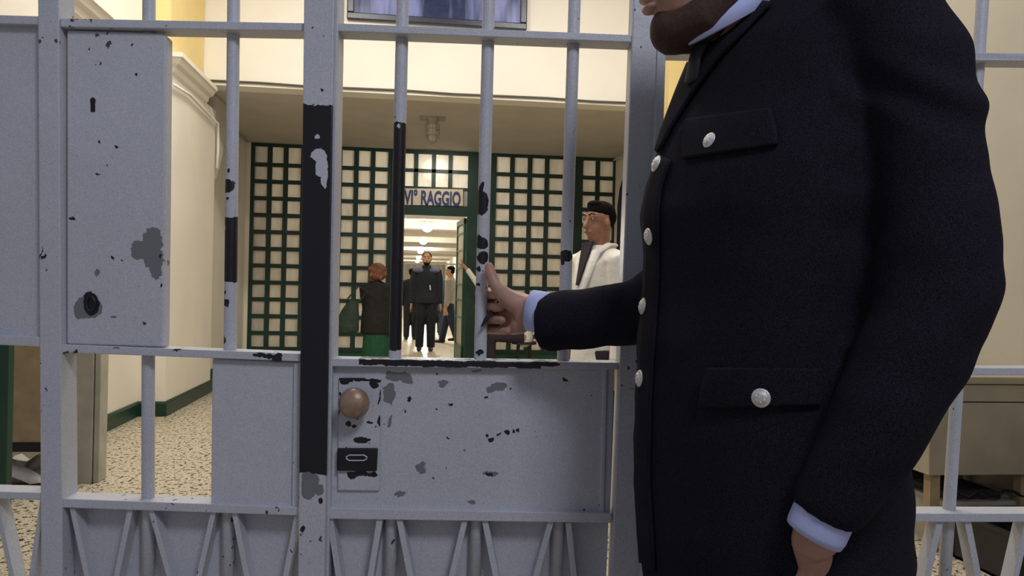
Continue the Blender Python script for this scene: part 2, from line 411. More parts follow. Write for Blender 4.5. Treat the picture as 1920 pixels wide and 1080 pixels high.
# ---- left leaf
ll = thing('gate_leaf', base_at(330), 'left gate leaf with tall lock plate and grey lower plate', 'gate')
m_st = paint('left_leaf_paint', [('k', 84, 484, 5, 3), ('k', 500, 667, 26, 4), ('k', 520, 672, 9, 9), ('k', 220, 651, 6, 2), ('k', 330, 657, 7, 2), ('k', 122, 661, 8, 3), ('k', 143, 662, 6, 3), ('k', 76, 485, 1.5, 20)], .9)
bm = BM(); gprism(bm, [(70, TOP), (111, TOP), (112, 0), (119, 1080), (124, toflo(120)-12), (84, toflo(80)-12), (79, 1080), (73, 0)], -.004, .054); obj('stile', bm, m_st, ll, bevel=.002)
railpart([(113, 34, 50), (573, 43, 58)], m_st, ll)
railpart([(113, 646, 661), (563, 663, 678)], m_st, ll)
railpart([(117, 935, 952), (558, 951, 967)], m_st, ll)
railpart([(119, VB-8, VB+12), (556, VB, VB+20)], m_st, ll)
railpart([(110, TOP, TOP+16), (572, TOP, TOP+16)], m_st, ll)
m_lp = paint('lock_plate_paint', [('g', 259, 468, 19, 17), ('g', 282, 447, 17, 22), ('g', 288, 492, 15, 30), ('g', 272, 490, 9, 12), ('g', 176, 511, 6, 8),
    ('g', 160, 575, 24, 21), ('g', 142, 585, 8, 12), ('k', 165, 569, 14, 21), ('k', 130, 409, 6, 3), ('g', 208, 595, 6, 4), ('k', 207, 487, 3, 3), ('k', 297, 535, 2, 5), ('k', 223, 486, 2, 2), ('k', 296, 480, 2, 6), ('k', 181, 266, 2, 3), ('k', 217, 274, 2, 3), ('k', 250, 134, 3, 2), ('k', 179, 320, 2, 2)], .6)
bm = BM(); gprism(bm, [(118, 52), (298, 58), (306, 64), (303, 400), (300, 652), (118, 646)], .012, .030)
lp = obj('lock_plate', bm, m_lp, ll, bevel=.003)
bm = BM(); gprism(bm, [(168+5*math.cos(a*PI/6), 186+6*math.sin(a*PI/6)) for a in range(12)], .0105, .003)
gprism(bm, [(164, 189), (172, 189), (172, 207), (164, 207)], .0107, .003); obj('keyhole', bm, M_['black'], lp)
bm = BM()
q = [G(165+14*math.cos(a*PI/8), 570+21*math.sin(a*PI/8), .0105) for a in range(16)]
prism(bm, q, f0*.003)
tube(bm, [G(165+8*math.cos(a*PI/8), 570+14*math.sin(a*PI/8), .010) for a in range(17)], .0022, 6)
obj('keyhole', bm, M_['black'], lp)
bm = BM(); gprism(bm, [(393, 673), (562, 681), (560, 958), (390, 950)], .012, .022); lpl = obj('lower_plate', bm, M_['clean'], ll, bevel=.003)
bm = BM(); gprism(bm, [(549, 680), (563, 680), (559, 952), (545, 952)], .006, .04); obj('stile', bm, m_st, ll, bevel=.002)
bm = BM(); gprism(bm, [(118, 950), (560, 962), (557, VB+2), (119, VB-4)], .038, .006); obj('back_plate', bm, M_['clean'], ll)
bm = BM(); gprism(bm, [(120, VB+8), (557, VB+16), (553, toflo(560)-14), (124, toflo(130)-14)], .02, .01); obj('kick_plate', bm, M_['paint'], ll)
mA = M_['paint']
mB = paint('chipped_bar_paint', [('k', 421, 347, 13, 13), ('kb', 421, 466, 30, 62), ('k', 417, 568, 9, 6), ('k', 414, 550, 4, 5), ('k', 414, 638, 5, 7), ('k', 424, 318, 3, 3), ('k', 424, 372, 3, 3), ('p', 412, 425, 5, 6)], .9, amp=.004)
barpart(lin(265, 0, 263, 1080), TOP, 1205, mA, ll)
barpart(lin(427, 0, 416, 1080), TOP, 1205, mB, ll)
for x0, y0, x1 in ((132, 955, 159), (241, 957, 216), (280, 958, 314), (398, 961, 371), (437, 962, 460), (556, 966, 534)):
    bm = BM(); vslant(bm, x0, y0, ext(x0, y0, x1, 1080, VB), VB, 10); obj('slanted_bar', bm, M_['paint'], ll)
# ---- centre post (black cover strip of the right leaf)
rl = thing('gate_leaf', base_at(880), 'right gate leaf with round brass knob and wide chipped plate', 'gate')
m_cp = paint('centre_post_paint', [('kb', 592, 542, 60, 338), ('p', 600, 293, 15, 12), ('p', 604, 314, 12, 20), ('p', 610, 336, 7, 18), ('p', 598, 258, 5, 4), ('g', 582, 905, 17, 26), ('g', 600, 915, 9, 10), ('k', 603, 935, 4, 6), ('k', 606, 172, 3, 3), ('k', 568, 990, 4, 6)], .8, amp=.004)
bm = BM(); gprism(bm, [(577, TOP), (636, TOP), (629, 0), (611, 1080), (605, toflo(600)-12), (557, toflo(560)-12), (562, 1080), (573, 0)], -.012, .010); obj('cover_strip', bm, m_cp, rl, bevel=.002)
bm = BM(); gprism(bm, [(598, TOP), (639, TOP), (635, 0), (616, 1080), (611, toflo(600)-12), (585, toflo(580)-12), (588, 1080), (598, 0)], -.001, .051); obj('stile', bm, M_['paint'], rl, bevel=.002)
m_rr = paint('right_leaf_paint', [('kb', 845, 682, 168, 6), ('k', 1020, 683, 30, 5), ('k', 1150, 720, 4, 3)], .8, amp=.003)
railpart([(632, 43, 58), (1184, 65, 79)], M_['paint'], rl)
railpart([(616, 672, 687), (1160, 680, 693)], m_rr, rl)
railpart([(613, 952, 973), (1147, 963, 981)], M_['paint'], rl)
railpart([(612, VB, VB+20), (1136, VB-2, VB+18)], M_['paint'], rl)
railpart([(637, TOP, TOP+16), (1208, TOP+20, TOP+36)], M_['paint'], rl)
m_rp = paint('right_plate_paint', [('g', 745, 708, 24, 9), ('g', 727, 738, 11, 18), ('g', 764, 716, 10, 6), ('g', 730, 704, 8, 8), ('g', 833, 723, 10, 7), ('g', 936, 724, 13, 9), ('g', 922, 732, 8, 7), ('g', 894, 698, 10, 3), ('k', 768, 751, 4, 6), ('k', 845, 760, 5, 3), ('k', 817, 769, 3, 2), ('k', 915, 820, 3, 3),
    ('k', 922, 827, 5, 4), ('k', 949, 815, 5, 4), ('k', 963, 809, 3, 3), ('k', 971, 808, 3, 3), ('k', 934, 818, 2, 3), ('k', 843, 824, 2, 2), ('k', 1065, 715, 4, 3), ('g', 922, 889, 14, 4), ('k', 918, 892, 5, 4), ('g', 791, 881, 9, 9), ('g', 750, 930, 9, 6), ('g', 885, 945, 10, 4), ('k', 818, 705, 3, 3), ('k', 748, 966, 4, 4), ('g', 731, 792, 3, 10), ('k', 916, 749, 3, 2), ('k', 960, 729, 2, 2), ('k', 760, 772, 2, 3)], .55)
bm = BM(); gprism(bm, [(614, 680), (1154, 684), (1146, 966), (611, 960)], .014, .022); rp = obj('lower_plate', bm, m_rp, rl, bevel=.003)
bm = BM(); gprism(bm, [(1132, 690), (1140, 690), (1134, 965), (1126, 965)], .008, .008); obj('edge_strip', bm, M_['paint'], rl, bevel=.002)
bm = BM(); gprism(bm, [(612, 968), (1146, 975), (1137, VB+2), (609, VB+2)], .038, .006); obj('back_plate', bm, M_['clean'], rl)
bm = BM(); gprism(bm, [(609, VB+14), (1136, VB+12), (1124, toflo(1120)-14), (606, toflo(610)-14)], .02, .01); obj('kick_plate', bm, M_['paint'], rl)
mC = paint('half_black_bar_paint', [('kb', 741, 442, 60, 213), ('p', 745, 232, 3, 4)], .5, amp=.003)
mD = paint('spotted_bar_paint', [('k', 905, 352, 5, 16), ('k', 905, 378, 13, 24), ('k', 906, 455, 14, 10), ('k', 900, 450, 6, 12), ('k', 908, 482, 12, 13), ('k', 898, 505, 4, 6), ('k', 898, 533, 5, 3), ('k', 900, 662, 8, 4)], .7, amp=.004)
mE = paint('nicked_bar_paint', [('k', 1067, 478, 12, 12), ('k', 1061, 489, 3, 8)], .6, amp=.003)
barpart(lin(749, 70, 727, 1080), TOP, 1205, mC, rl)
barpart(lin(914, 70, 889, 1080), TOP, 1205, mD, rl)
barpart(lin(1077, 80, 1045, 1080), TOP, 1205, mE, rl)
for x0, y0, x1 in ((617, 974, 633), (711, 976, 694), (748, 977, 768), (871, 979, 847), (909, 979, 929), (1033, 981, 1006), (1066, 982, 1076)):
    bm = BM(); vslant(bm, x0, y0, ext(x0, y0, x1, 1080, VB), VB, 11); obj('slanted_bar', bm, M_['paint'], rl)
# lock on the right leaf
m_lk = paint('lock_cover_paint', [('kb', 665, 712, 60, 3), ('k', 700, 722, 9, 9), ('k', 650, 716, 12, 5), ('k', 652, 795, 6, 5), ('k', 664, 800, 5, 5), ('k', 678, 829, 16, 5), ('k', 692, 793, 6, 3), ('k', 672, 890, 20, 6), ('k', 660, 893, 8, 8), ('k', 698, 892, 8, 5), ('k', 711, 745, 2, 16), ('k', 711, 790, 2, 10), ('k', 633, 780, 2, 9), ('k', 640, 742, 3, 6)], .6, amp=.004)
bm = BM(); gprism(bm, [(633, 710), (712, 710), (709, 923), (631, 922)], .0105, .004); lk = obj('lock_cover', bm, m_lk, rl, bevel=.001)
bm = BM()
kc = G(668, 753, .011)
prof = [(.010, 0), (.010, .014), (.019, .018), (.0262, .024), (.0275, .031), (.0262, .038), (.021, .045), (.012, .0495), (.003, .051)]
rings(bm, [[kc - f0*h + r0*(r*math.cos(a*PI/12)) + u0*(r*math.sin(a*PI/12)) for a in range(24)] for r, h in prof])
obj('door_knob', bm, M_['brass'], rl, smooth=True, label='round tarnished brass knob')
bm = BM(); gprism(bm, [(631, 842), (707, 842), (705, 885), (630, 884)], .004, .008); ks = obj('latch_block', bm, M_['black'], rl, bevel=.002, label='black iron latch block')
bm = BM()
for s in (1, -1):
    tube(bm, [G(668+dx, 859-5*s*sy, .0028) for dx, sy in ((-20, .2), (-14, 1), (-5, 1.0), (5, 1.0), (14, 1), (20, .2))], .0013, 6)
obj('key_slot', bm, M_['clean'], ks)
# ---- right post
rpst = thing('gate_post', base_at(1185), 'wide grey steel post between right leaf and right section, partly behind the officer', 'post')
bm = BM(); gprism(bm, [(1208, TOP), (1275, TOP), (1250, 0), (1214, 1080), (1190, toflo(1190)), (1120, toflo(1120)), (1146, 1080), (1187, 0)], -.004, .056); obj('post_body', bm, paint('right_post_paint', [('k', 1233, 183, 4, 6), ('k', 1247, 128, 3, 2), ('k', 1180, 620, 3, 3)], .6), rpst, bevel=.003)
bm = BM(); gprism(bm, [(1236, -60), (1252, -60), (1216, 1080), (1200, 1080)], -.008, .006); obj('edge_strip', bm, M_['paint'], rpst, bevel=.001)
# ---- right fixed section
rf = thing('fixed_gate_panel', base_at(1600), 'grey barred fixed gate section to the right of the officer', 'gate panel')
railpart([(1240, 85, 99), (1833, 98, 113), (2060, 102, 116)], M_['paint'], rf)
railpart([(1200, 692, 706), (1833, 690, 704), (2060, 690, 703)], M_['paint'], rf)
railpart([(1200, 962, 978), (1833, 963, 979), (2060, 963, 979)], M_['paint'], rf)
railpart([(1195, VB-12, VB+8), (2060, VB-20, VB)], M_['paint'], rf)
railpart([(1275, TOP+30, TOP+46), (2060, TOP+60, TOP+76)], M_['paint'], rf)
for k in range(5):
    x = 1859-165*(k-1)
    if k > 3: break
    barpart(lin(x, 0, x-68, 1040), TOP+50, 1200, M_['paint'], rf)
for c in (1787, 1953, 1622, 1457, 1292):
    for sx, ex in ((-21, -44), (31, 50)):
        bm = BM(); x0 = c+sx; vslant(bm, x0, 979, ext(x0, 981, c+ex, 1080, VB-14), VB-14, 12); obj('slanted_bar', bm, M_['paint'], rf)
bm = BM(); gprism(bm, [(2052, TOP+30), (2072, TOP+30), (2000, toflo(2000)), (1975, toflo(1975))], 0, .05); obj('stile', bm, M_['paint'], rf)

# ================================================================== GLAZED PARTITION IN THE PORTAL
def LP(px, py, dy=0): return onplane(px, py, YL+dy)
ZT = ZC-.01
rows = [277+31.45*i for i in range(13)]
zrow = [onplane(520, y+1.5, YL).z for y in rows]
def lattice(name, xs, label, zlo=.26, zhi=ZT, frame=(.035, .035), kick=True, rowz=None):
    t = thing(name, ((xs[0]+xs[-1])/2, YL, 0), label, 'partition')
    bm = BM(); a, c = xs[0], xs[-1]
    box(bm, (a-frame[0], YL-.03, 0), (a+.02, YL+.03, zhi)); box(bm, (c-.02, YL-.03, 0), (c+frame[1], YL+.03, zhi))
    box(bm, (a-frame[0], YL-.031, zhi-.05), (c+frame[1], YL+.031, zhi)); box(bm, (a-frame[0], YL-.031, zlo-.06), (c+frame[1], YL+.031, zlo))
    obj('frame', bm, M_['green'], t)
    bm = BM()
    for x in xs[1:-1]: box(bm, (x-.034, YL-.022, zlo), (x+.034, YL+.022, zhi-.02))
    for z in (rowz or zrow):
        if zlo+.05 < z < zhi-.08: box(bm, (a, YL-.024, z-.029), (c, YL+.024, z+.029))
    obj('glazing_bars', bm, M_['green'], t)
    bm = BM(); box(bm, (a, YL-.004, zlo), (c, YL+.004, zhi-.03)); obj('glass', bm, M_['frost'], t)
    if kick:
        bm = BM(); box(bm, (a, YL-.012, .01), (c, YL+.012, zlo-.05)); obj('kick_panel', bm, M_['green2'], t)
    return t
def X(px): return onplane(px, 470, YL).x
lattice('glazed_partition', [X(p) for p in (472, 503, 533, 564)], 'leftmost glazed section of the green grid partition, three panes wide')
lattice('glazed_partition', [X(p) for p in (597, 634, 665, 696, 727)], 'glazed section of the green partition left of the doorway behind the woman')
lattice('glazed_partition', [X(p) for p in (925, 957, 990, 1022, 1055)], 'glazed section of the green partition right of the doorway, behind the officer\'s hand')
lattice('glazed_partition', [X(p) for p in (1087, 1117, 1148)], 'narrow glazed section at the right end of the green partition, behind the man in white')
# door case with transom
dx0, dx1 = X(752), X(874)
t = thing('door_case', ((dx0+dx1)/2, YL, 0), 'dark green door case with transom lights under the portal ceiling', 'door frame')
zl = LP(810, 404).z; zs = LP(810, 388).z; zt0 = LP(810, 351).z
bm = BM(); box(bm, (X(727)+.035, YL-.045, 0), (dx0, YL+.045, ZT)); box(bm, (dx1, YL-.045, 0), (X(893), YL+.045, ZT))
box(bm, (dx0, YL-.045, zl), (dx1, YL+.045, zs+.02)); box(bm, (dx0, YL-.045, ZT-.06), (dx1, YL+.045, ZT)); box(bm, (dx0, YL-.04, zt0-.03), (dx1, YL+.04, zt0))
obj('frame', bm, M_['green'], t)
bm = BM()
for px in (777, 810, 841): box(bm, (X(px)-.03, YL-.03, zt0), (X(px)+.03, YL+.03, ZT-.05))
zz = LP(810, 321).z; box(bm, (dx0, YL-.03, zz-.025), (dx1, YL+.03, zz+.025)); obj('glazing_bars', bm, M_['green'], t)
bm = BM(); box(bm, (dx0, YL-.004, zt0), (dx1, YL+.004, ZT-.05)); obj('transom_glass', bm, M_['frost'], t)
bm = BM(); box(bm, (dx0, YL-.01, zs+.02), (dx1, YL+.01, zt0-.03)); obj('sign_backing', bm, M_['post'], t)
# filler piece between door case and right section
bm = BM(); box(bm, (X(893), YL-.03, 0), (X(925)-.035, YL+.03, ZT)); obj('side_panel', bm, M_['green'], t)
bm = BM(); box(bm, (X(564)+.035, YL-.03, 0), (X(597)-.035, YL+.03, ZT)); struct('trim_3', bm, M_['green'], 'green mullion of the partition')
bm = BM(); box(bm, (X(1055)+.035, YL-.03, 0), (X(1087)-.035, YL+.03, ZT)); struct('trim_4', bm, M_['green'], 'green mullion of the partition')
bm = BM(); box(bm, (XL-.02, YL-.03, 0), (X(472)-.035, YL+.03, ZT)); struct('trim_5', bm, M_['cream'])
bm = BM(); box(bm, (X(1148)+.035, YL-.03, 0), (XR, YL+.03, ZT)); struct('trim_6', bm, M_['cream'])
# sign
s = thing('sign_board', tuple(LP(812, 370, -.05)), 'cream sign board with dark blue capitals over the doorway', 'sign')
bm = BM(); prism(bm, [LP(754, 353, -.06), LP(868, 355, -.06), LP(868, 386, -.06), LP(754, 384, -.06)], Vector((0, .02, 0)))
obj('board', bm, mat('cream_sign_enamel', (.66, .57, .42), .5, var=.06), s)
cu = bpy.data.curves.new('txt', 'FONT'); cu.body = 'VI\u00b0 RAGGIO'; cu.size = 1; cu.extrude = .01; cu.offset = .035; cu.align_x = 'LEFT'
to = bpy.data.objects.new('txt', cu); COL.objects.link(to)
dg = bpy.context.evaluated_depsgraph_get(); dg.update(); me = bpy.data.meshes.new_from_object(to.evaluated_get(dg)); bpy.data.objects.remove(to)
xs = [v.co.x for v in me.vertices]; ys = [v.co.y for v in me.vertices]
pa, pb = LP(757, 383.5, -.066), LP(864, 358, -.066)
for v in me.vertices:
    v.co = Vector((pa.x+(v.co.x-min(xs))/(max(xs)-min(xs))*(pb.x-pa.x), pa.y-v.co.z*.2, pa.z+(v.co.y-min(ys))/(max(ys)-min(ys))*(pb.z-pa.z)))
obj('lettering', me, mat('dark_blue_enamel', (.03, .04, .14), .5), s, label='dark blue capital letters')
# open door leaf swung into the corridor
t = thing('door_leaf', (dx1, YL, 0), 'narrow green glazed door leaf standing open at the right of the doorway', 'door')
hinge = Vector((dx1-.02, YL+.05, 0)); endp = at(857, 500, 1); r = ray(857, 500)
endp = CAMP + r*((YL+.85)/r.y); endp.z = 0
dv = (endp-hinge); nv = Vector((-dv.y, dv.x, 0)).normalized()*.02
bm = BM()
def lbox(bm, s0_, s1_, z0, z1, th=1):
    a = hinge+dv*s0_; c = hinge+dv*s1_
    prism(bm, [a-nv*th+u0*z0, c-nv*th+u0*z0, c-nv*th+u0*z1, a-nv*th+u0*z1], nv*2*th)
lbox(bm, 0, .06, .02, zl-.02); lbox(bm, .9, 1, .02, zl-.02); lbox(bm, 0, 1, .02, .3); lbox(bm, 0, 1, zl-.1, zl-.02); 
obj('frame', bm, M_['green2'], t)
bm = BM()
for z in (.72, .98, 1.22, 1.48, 1.74, 2.0): lbox(bm, .06, .9, z-.015, z+.015, .7)
obj('glazing_bars', bm, M_['green2'], t)
bm = BM(); lbox(bm, .06, .9, .3, zl-.1, .15); obj('glass', bm, M_['frost'], t)

# cage lamp on the portal ceiling
lc = Vector((onplane(811, 222, 9.6).x, 9.6, ZC))
t = thing('cage_lamp', tuple(lc), 'unlit wire-caged lamp hanging from the portal ceiling', 'lamp')
bm = BM(); box(bm, (lc.x-.15, 9.5, ZC-.02), (lc.x+.15, 9.7, ZC)); tube(bm, [lc-u0*.02, lc-u0*.08], [.075, .06], 16); obj('mount', bm, M_['post'], t)
bm = BM(); tube(bm, [lc-u0*.08, lc-u0*.24], .042, 16, cap=True); obj('bulb_glass', bm, M_['paper'], t, smooth=True)
bm = BM()
for k in range(8):
    a = k*PI/4; d = Vector((math.cos(a), math.sin(a), 0))
    tube(bm, [lc-u0*.07+d*.075, lc-u0*.18+d*.085, lc-u0*.28+d*.06, lc-u0*.31+d*.01], .005, 5)
for z, r in ((.14, .082), (.22, .08)):
    tube(bm, [lc-u0*z+Vector((math.cos(a*PI/8), math.sin(a*PI/8), 0))*r for a in range(17)], .005, 5)
obj('wire_cage', bm, M_['post'], t)
# framed picture on the wall above
t = thing('framed_picture', tuple(onplane(818, 20, YP-.05)), 'large dark blue framed picture high on the white wall', 'picture')
A = [onplane(650, 39, YP-.06), onplane(988, 51, YP-.06)]
z0 = (A[0].z+A[1].z)/2; xa, xb = A[0].x, A[1].x; z1 = z0+1.35
bm = BM(); fw = .07
for bx in (((xa, z0), (xb, z0+fw)), ((xa, z1-fw), (xb, z1)), ((xa, z0+fw), (xa+fw, z1-fw)), ((xb-fw, z0+fw), (xb, z1-fw))):
    box(bm, (bx[0][0], YP-.06, bx[0][1]), (bx[1][0], YP-.001, bx[1][1]))
obj('frame', bm, M_['navy_frame'], t, bevel=.01)
bm = BM(); box(bm, (xa+fw, YP-.03, z0+fw), (xb-fw, YP-.01, z1-fw)); obj('picture_panel', bm, M_['picture'], t)
# cables
def cable(pts, r, m, label, name='cable'):
    bm = BM(); tube(bm, pts, r, 8); o = obj(name, bm, m, smooth=True); setp(o, label, 'cable'); return o
cable([Vector((-2.1+i*.5, YP-.02, ZC+.035+.006*math.sin(i*2.1))) for i in range(11)], .011, mat('dark_grey_conduit', (.10, .095, .08), .6), 'thin grey cable clipped along the wall edge above the portal')
cable([Vector((XL+.02, 8.97+i*.3, ZC-.03-.01*(i % 2))) for i in range(10)], .012, M_['post'], 'thin dark cable in the left ceiling corner of the portal')
cable([Vector((-2.085, 7.3, 2.9)), Vector((-2.085, 7.8, 2.93)), Vector((-2.085, 8.4, 2.90)), Vector((-2.085, 8.9, 2.88)), Vector((-2.085, 8.93, 2.6)), Vector((-2.085, 8.9, 2.4))], .014, M_['paper'], 'white cable looping down beneath the left moulding')
cable([Vector((XR-.03, 8.9, ZC-.12)), Vector((XR-.03, 10.5, ZC-.10)), Vector((XR-.05, 11.8, ZC-.05))], .014, M_['paper'], 'pale cable along the right ceiling corner of the portal')
# arched bracket under the left moulding (brown niche behind the pilaster)
bm = BM()
pp = [(8.96, ZC-.01), (9.6, ZC-.01), (9.45, 2.85), (9.25, 2.55), (9.05, 2.33), (8.96, 2.3)]
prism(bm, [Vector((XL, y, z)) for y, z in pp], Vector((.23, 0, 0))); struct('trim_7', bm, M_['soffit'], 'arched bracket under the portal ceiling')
# corridor lamps (globes)
GL = ['largest globe lamp glowing at the top of the open doorway, nearest in the corridor', 'second globe lamp down from the top of the open doorway', 'third glowing globe lamp down the doorway in the corridor', None, None, None]
for k, ly in enumerate((18.5, 26.6, 35, 45.5, 56, 66)):
    t = thing('globe_lamp', (.5, ly, 3.35), GL[k] or 'tiny glowing globe lamp at the far end of the corridor ceiling', 'lamp', 'globe lamps far along the corridor ceiling' if k > 2 else 'globe lamps along the corridor ceiling')
    bm = BM(); tube(bm, [Vector((.5, ly, 3.35)), Vector((.5, ly, 3.2))], .03, 8); obj('stem', bm, M_['steel'], t)
    bm = BM(); ell(bm, Vector((.5, ly, 3.08)), .17, .17, .14); obj('globe', bm, M_['lamp'], t, smooth=True)
t = thing('globe_lamp', (.33, 12.9, 3.35), 'globe lamp glowing white through the transom panes above the sign', 'lamp', 'globe lamps along the corridor ceiling')
bm = BM(); tube(bm, [Vector((.33, 12.9, 3.35)), Vector((.33, 12.9, 3.25))], .03, 8); obj('stem', bm, M_['steel'], t)
bm = BM(); ell(bm, Vector((.33, 12.9, 3.05)), .2, .2, .18); obj('globe', bm, M_['lamp'], t, smooth=True)
# far green gate across the corridor
t = thing('far_gate', (.45, 40, 0), 'green barred barrier far down the bright corridor', 'gate')
bm = BM(); box(bm, (-2.1, 39.98, .02), (-.5, 40.02, 1.3)); obj('lower_panel', bm, M_['green2'], t)
bm = BM(); box(bm, (1.6, 39.98, .02), (3.0, 40.02, 1.3)); obj('lower_panel', bm, M_['green2'], t)
bm = BM()
for i in range(18):
    x = -2.1+i*.3; box(bm, (x-.015, 39.98, 1.3), (x+.015, 40.02, 2.2))
box(bm, (-2.1, 39.97, 2.2), (3.0, 40.03, 2.28)); obj('bars', bm, M_['post'], t)

# ================================================================== THINGS IN THE HALL
# grey post on the left
pf = onplane(160, 884, 4.95)
p1 = onplane(138, 884, 4.95); p2 = onplane(184, 884, 4.95)
t = thing('door_post', (p1.x, 4.95, 0), 'grey beige upright post standing free on the speckled floor', 'post')
bm = BM(); box(bm, (p1.x, 4.95, 0), (p1.x+(p2.x-p1.x)*.72, 5.1, 2.3)); obj('post_body', bm, M_['post'], t, bevel=.004)
bm = BM(); box(bm, (p1.x+(p2.x-p1.x)*.76, 4.96, 0), (p2.x, 5.08, 2.3)); obj('edge_strip', bm, M_['post'], t, bevel=.004)
# brown board, green post and paper at far left
Yb = 4.75
a = onplane(10, 830, Yb); c = onplane(80, 655, Yb); c2 = onplane(100, 832, Yb)
t = thing('counter_unit', (a.x, Yb, 0), 'brown panelled counter behind the left gate section', 'counter')
bm = BM(); box(bm, (a.x-.5, Yb, a.z), (c2.x-.03, Yb+.5, c.z+.12)); obj('front_panel', bm, M_['board'], t, bevel=.004)
bm = BM(); box(bm, (a.x-.5, Yb-.01, a.z-.05), (c2.x-.03, Yb+.5, a.z)); obj('bottom_rail', bm, M_['black'], t)
bm = BM(); box(bm, (a.x-.5, Yb+.1, 0), (a.x-.44, Yb+.2, a.z)); obj('leg', bm, M_['black'], t)
bm = BM(); box(bm, (c2.x-.09, Yb+.1, 0), (c2.x-.03, Yb+.2, a.z)); obj('leg', bm, M_['black'], t)
g = onplane(12, 900, 4.45)
bm = BM(); box(bm, (g.x-.1, g.y, 0), (g.x, g.y+.06, 2.3)); o = obj('green_post', bm, mat('green_post_enamel', (.010, .05, .03), .45), bevel=.004); setp(o, 'green post at the extreme left behind the gate', 'post')
def sheet(name, c, wx, wy, h, m, label, cat, seed):
    random.seed(seed); bm = BM(); n = 10
    grid = [[bm.verts.new((c.x+(i/n-.5)*wx+.03*math.sin(j*1.3+seed), c.y+(j/n-.5)*wy+.02*math.sin(i*1.1), c.z+.012+h*max(0, noise.noise(Vector((i*.45+seed, j*.45, 0)))+.35)*(1-abs(i/n-.5)))) for j in range(n+1)] for i in range(n+1)]
    for i in range(n):
        for j in range(n): bm.faces.new((grid[i][j], grid[i+1][j], grid[i+1][j+1], grid[i][j+1]))
    o = obj(name, bm, m, smooth=True); so = o.modifiers.new('s', 'SOLIDIFY'); so.thickness = .006; setp(o, label, cat); return o
f1 = onplane(38, 868, 4.9); f1.z = 0
sheet('crumpled_paper', Vector((f1.x-.06, 5.05, 0)), .5, .5, .16, M_['paper'], 'crumpled white paper heap on the floor below the brown counter', 'paper', 3)
# metal desk at right
ya, yb = 3.05, 4.12
xw = XR-.75
ztop = .80
t = thing('metal_desk', (XR-.38, 3.6, 0), 'grey beige metal desk against the tan wall at the right edge', 'desk')
pL = at(1745, 740, 3.75); 
DX0 = pL.x; DY = pL.y
bm = BM(); prism(bm, [Vector((DX0-.02, DY-.02, ztop)), Vector((XR-.02, DY-.02, ztop)), Vector((XR-.02, DY+.62, ztop)), Vector((DX0-.02, DY+.62, ztop))], u0*.035); obj('desk_top', bm, M_['desk'], t, bevel=.006)
zb = at(1800, 893, 3.75).z
bm = BM(); box(bm, (DX0, DY, zb), (DX0+.11, DY+.58, ztop)); obj('side_panel', bm, M_['desk'], t, bevel=.003)
bm = BM(); box(bm, (DX0+.125, DY, zb+.0), (XR-.04, DY+.58, ztop-.09)); obj('front_panel', bm, M_['desk'], t, bevel=.003)
bm = BM(); box(bm, (DX0+.125, DY, ztop-.085), (XR-.04, DY+.58, ztop-.004)); obj('drawer', bm, M_['desk'], t, bevel=.003)
for x, y in ((DX0+.03, DY+.03), (XR-.12, DY+.03), (DX0+.03, DY+.5), (XR-.12, DY+.5)):
    bm = BM(); box(bm, (x, y, 0), (x+.05, y+.05, zb)); obj('leg', bm, M_['board'], t)
# clutter under the desk
def crate(name, x, y, z, w_, d_, h_, m, label, cat):
    t = thing(name, (x+w_/2, y+d_/2, z), label, cat)
    bm = BM(); box(bm, (x, y, z), (x+w_, y+.012, z+h_)); box(bm, (x, y+d_-.012, z), (x+w_, y+d_, z+h_)); box(bm, (x, y, z), (x+.012, y+d_, z+h_)); box(bm, (x+w_-.012, y, z), (x+w_, y+d_, z+h_)); box(bm, (x, y, z), (x+w_, y+d_, z+.012))
    obj('body', bm, m, t)
    bm = BM(); box(bm, (x-.008, y-.008, z+h_-.018), (x+w_+.008, y+.0, z+h_)); box(bm, (x-.008, y-.008, z+h_-.018), (x, y+d_, z+h_)); obj('rim', bm, m, t)
    return t
cr = crate('storage_crate', DX0+.10, DY-.42, 0, .60, .38, .22, M_['black'], 'black crate with a white label on the floor before the metal desk', 'crate')
lb = BM(); lx = DX0+.19; box(lb, (lx, DY-.428, .09), (lx+.09, DY-.4205, .14)); obj('paper_label', lb, M_['paper'], cr)
tr = thing('equipment_tray', (DX0+.3, DY+.25, .2), 'low stand with dark equipment and a cord under the metal desk', 'tray')
bm = BM(); box(bm, (DX0+.13, DY+.06, .205), (DX0+.6, DY+.42, .225)); obj('tray_base', bm, M_['post'], tr)
for qx in (DX0+.14, DX0+.57):
    bm = BM(); box(bm, (qx, DY+.08, 0), (qx+.02, DY+.4, .205)); obj('support', bm, M_['post'], tr)
bm = BM(); box(bm, (DX0+.16, DY+.1, .225), (DX0+.45, DY+.38, .26)); obj('box', bm, M_['dark_cloth'], tr)
bm = BM(); tube(bm, [Vector((DX0+.15+.04*i, DY+.04+.01*math.sin(i*2), .27+.015*math.cos(i*1.7))) for i in range(11)], .007, 6); obj('cord', bm, M_['black'], tr)
o = BM(); box(o, (DX0+.2, DY+.62, .0), (XR-.03, DY+.66, .6)); 
bk = obj('back_board', o, M_['dark_cloth']); setp(bk, 'dark board standing behind the clutter under the desk', 'board')

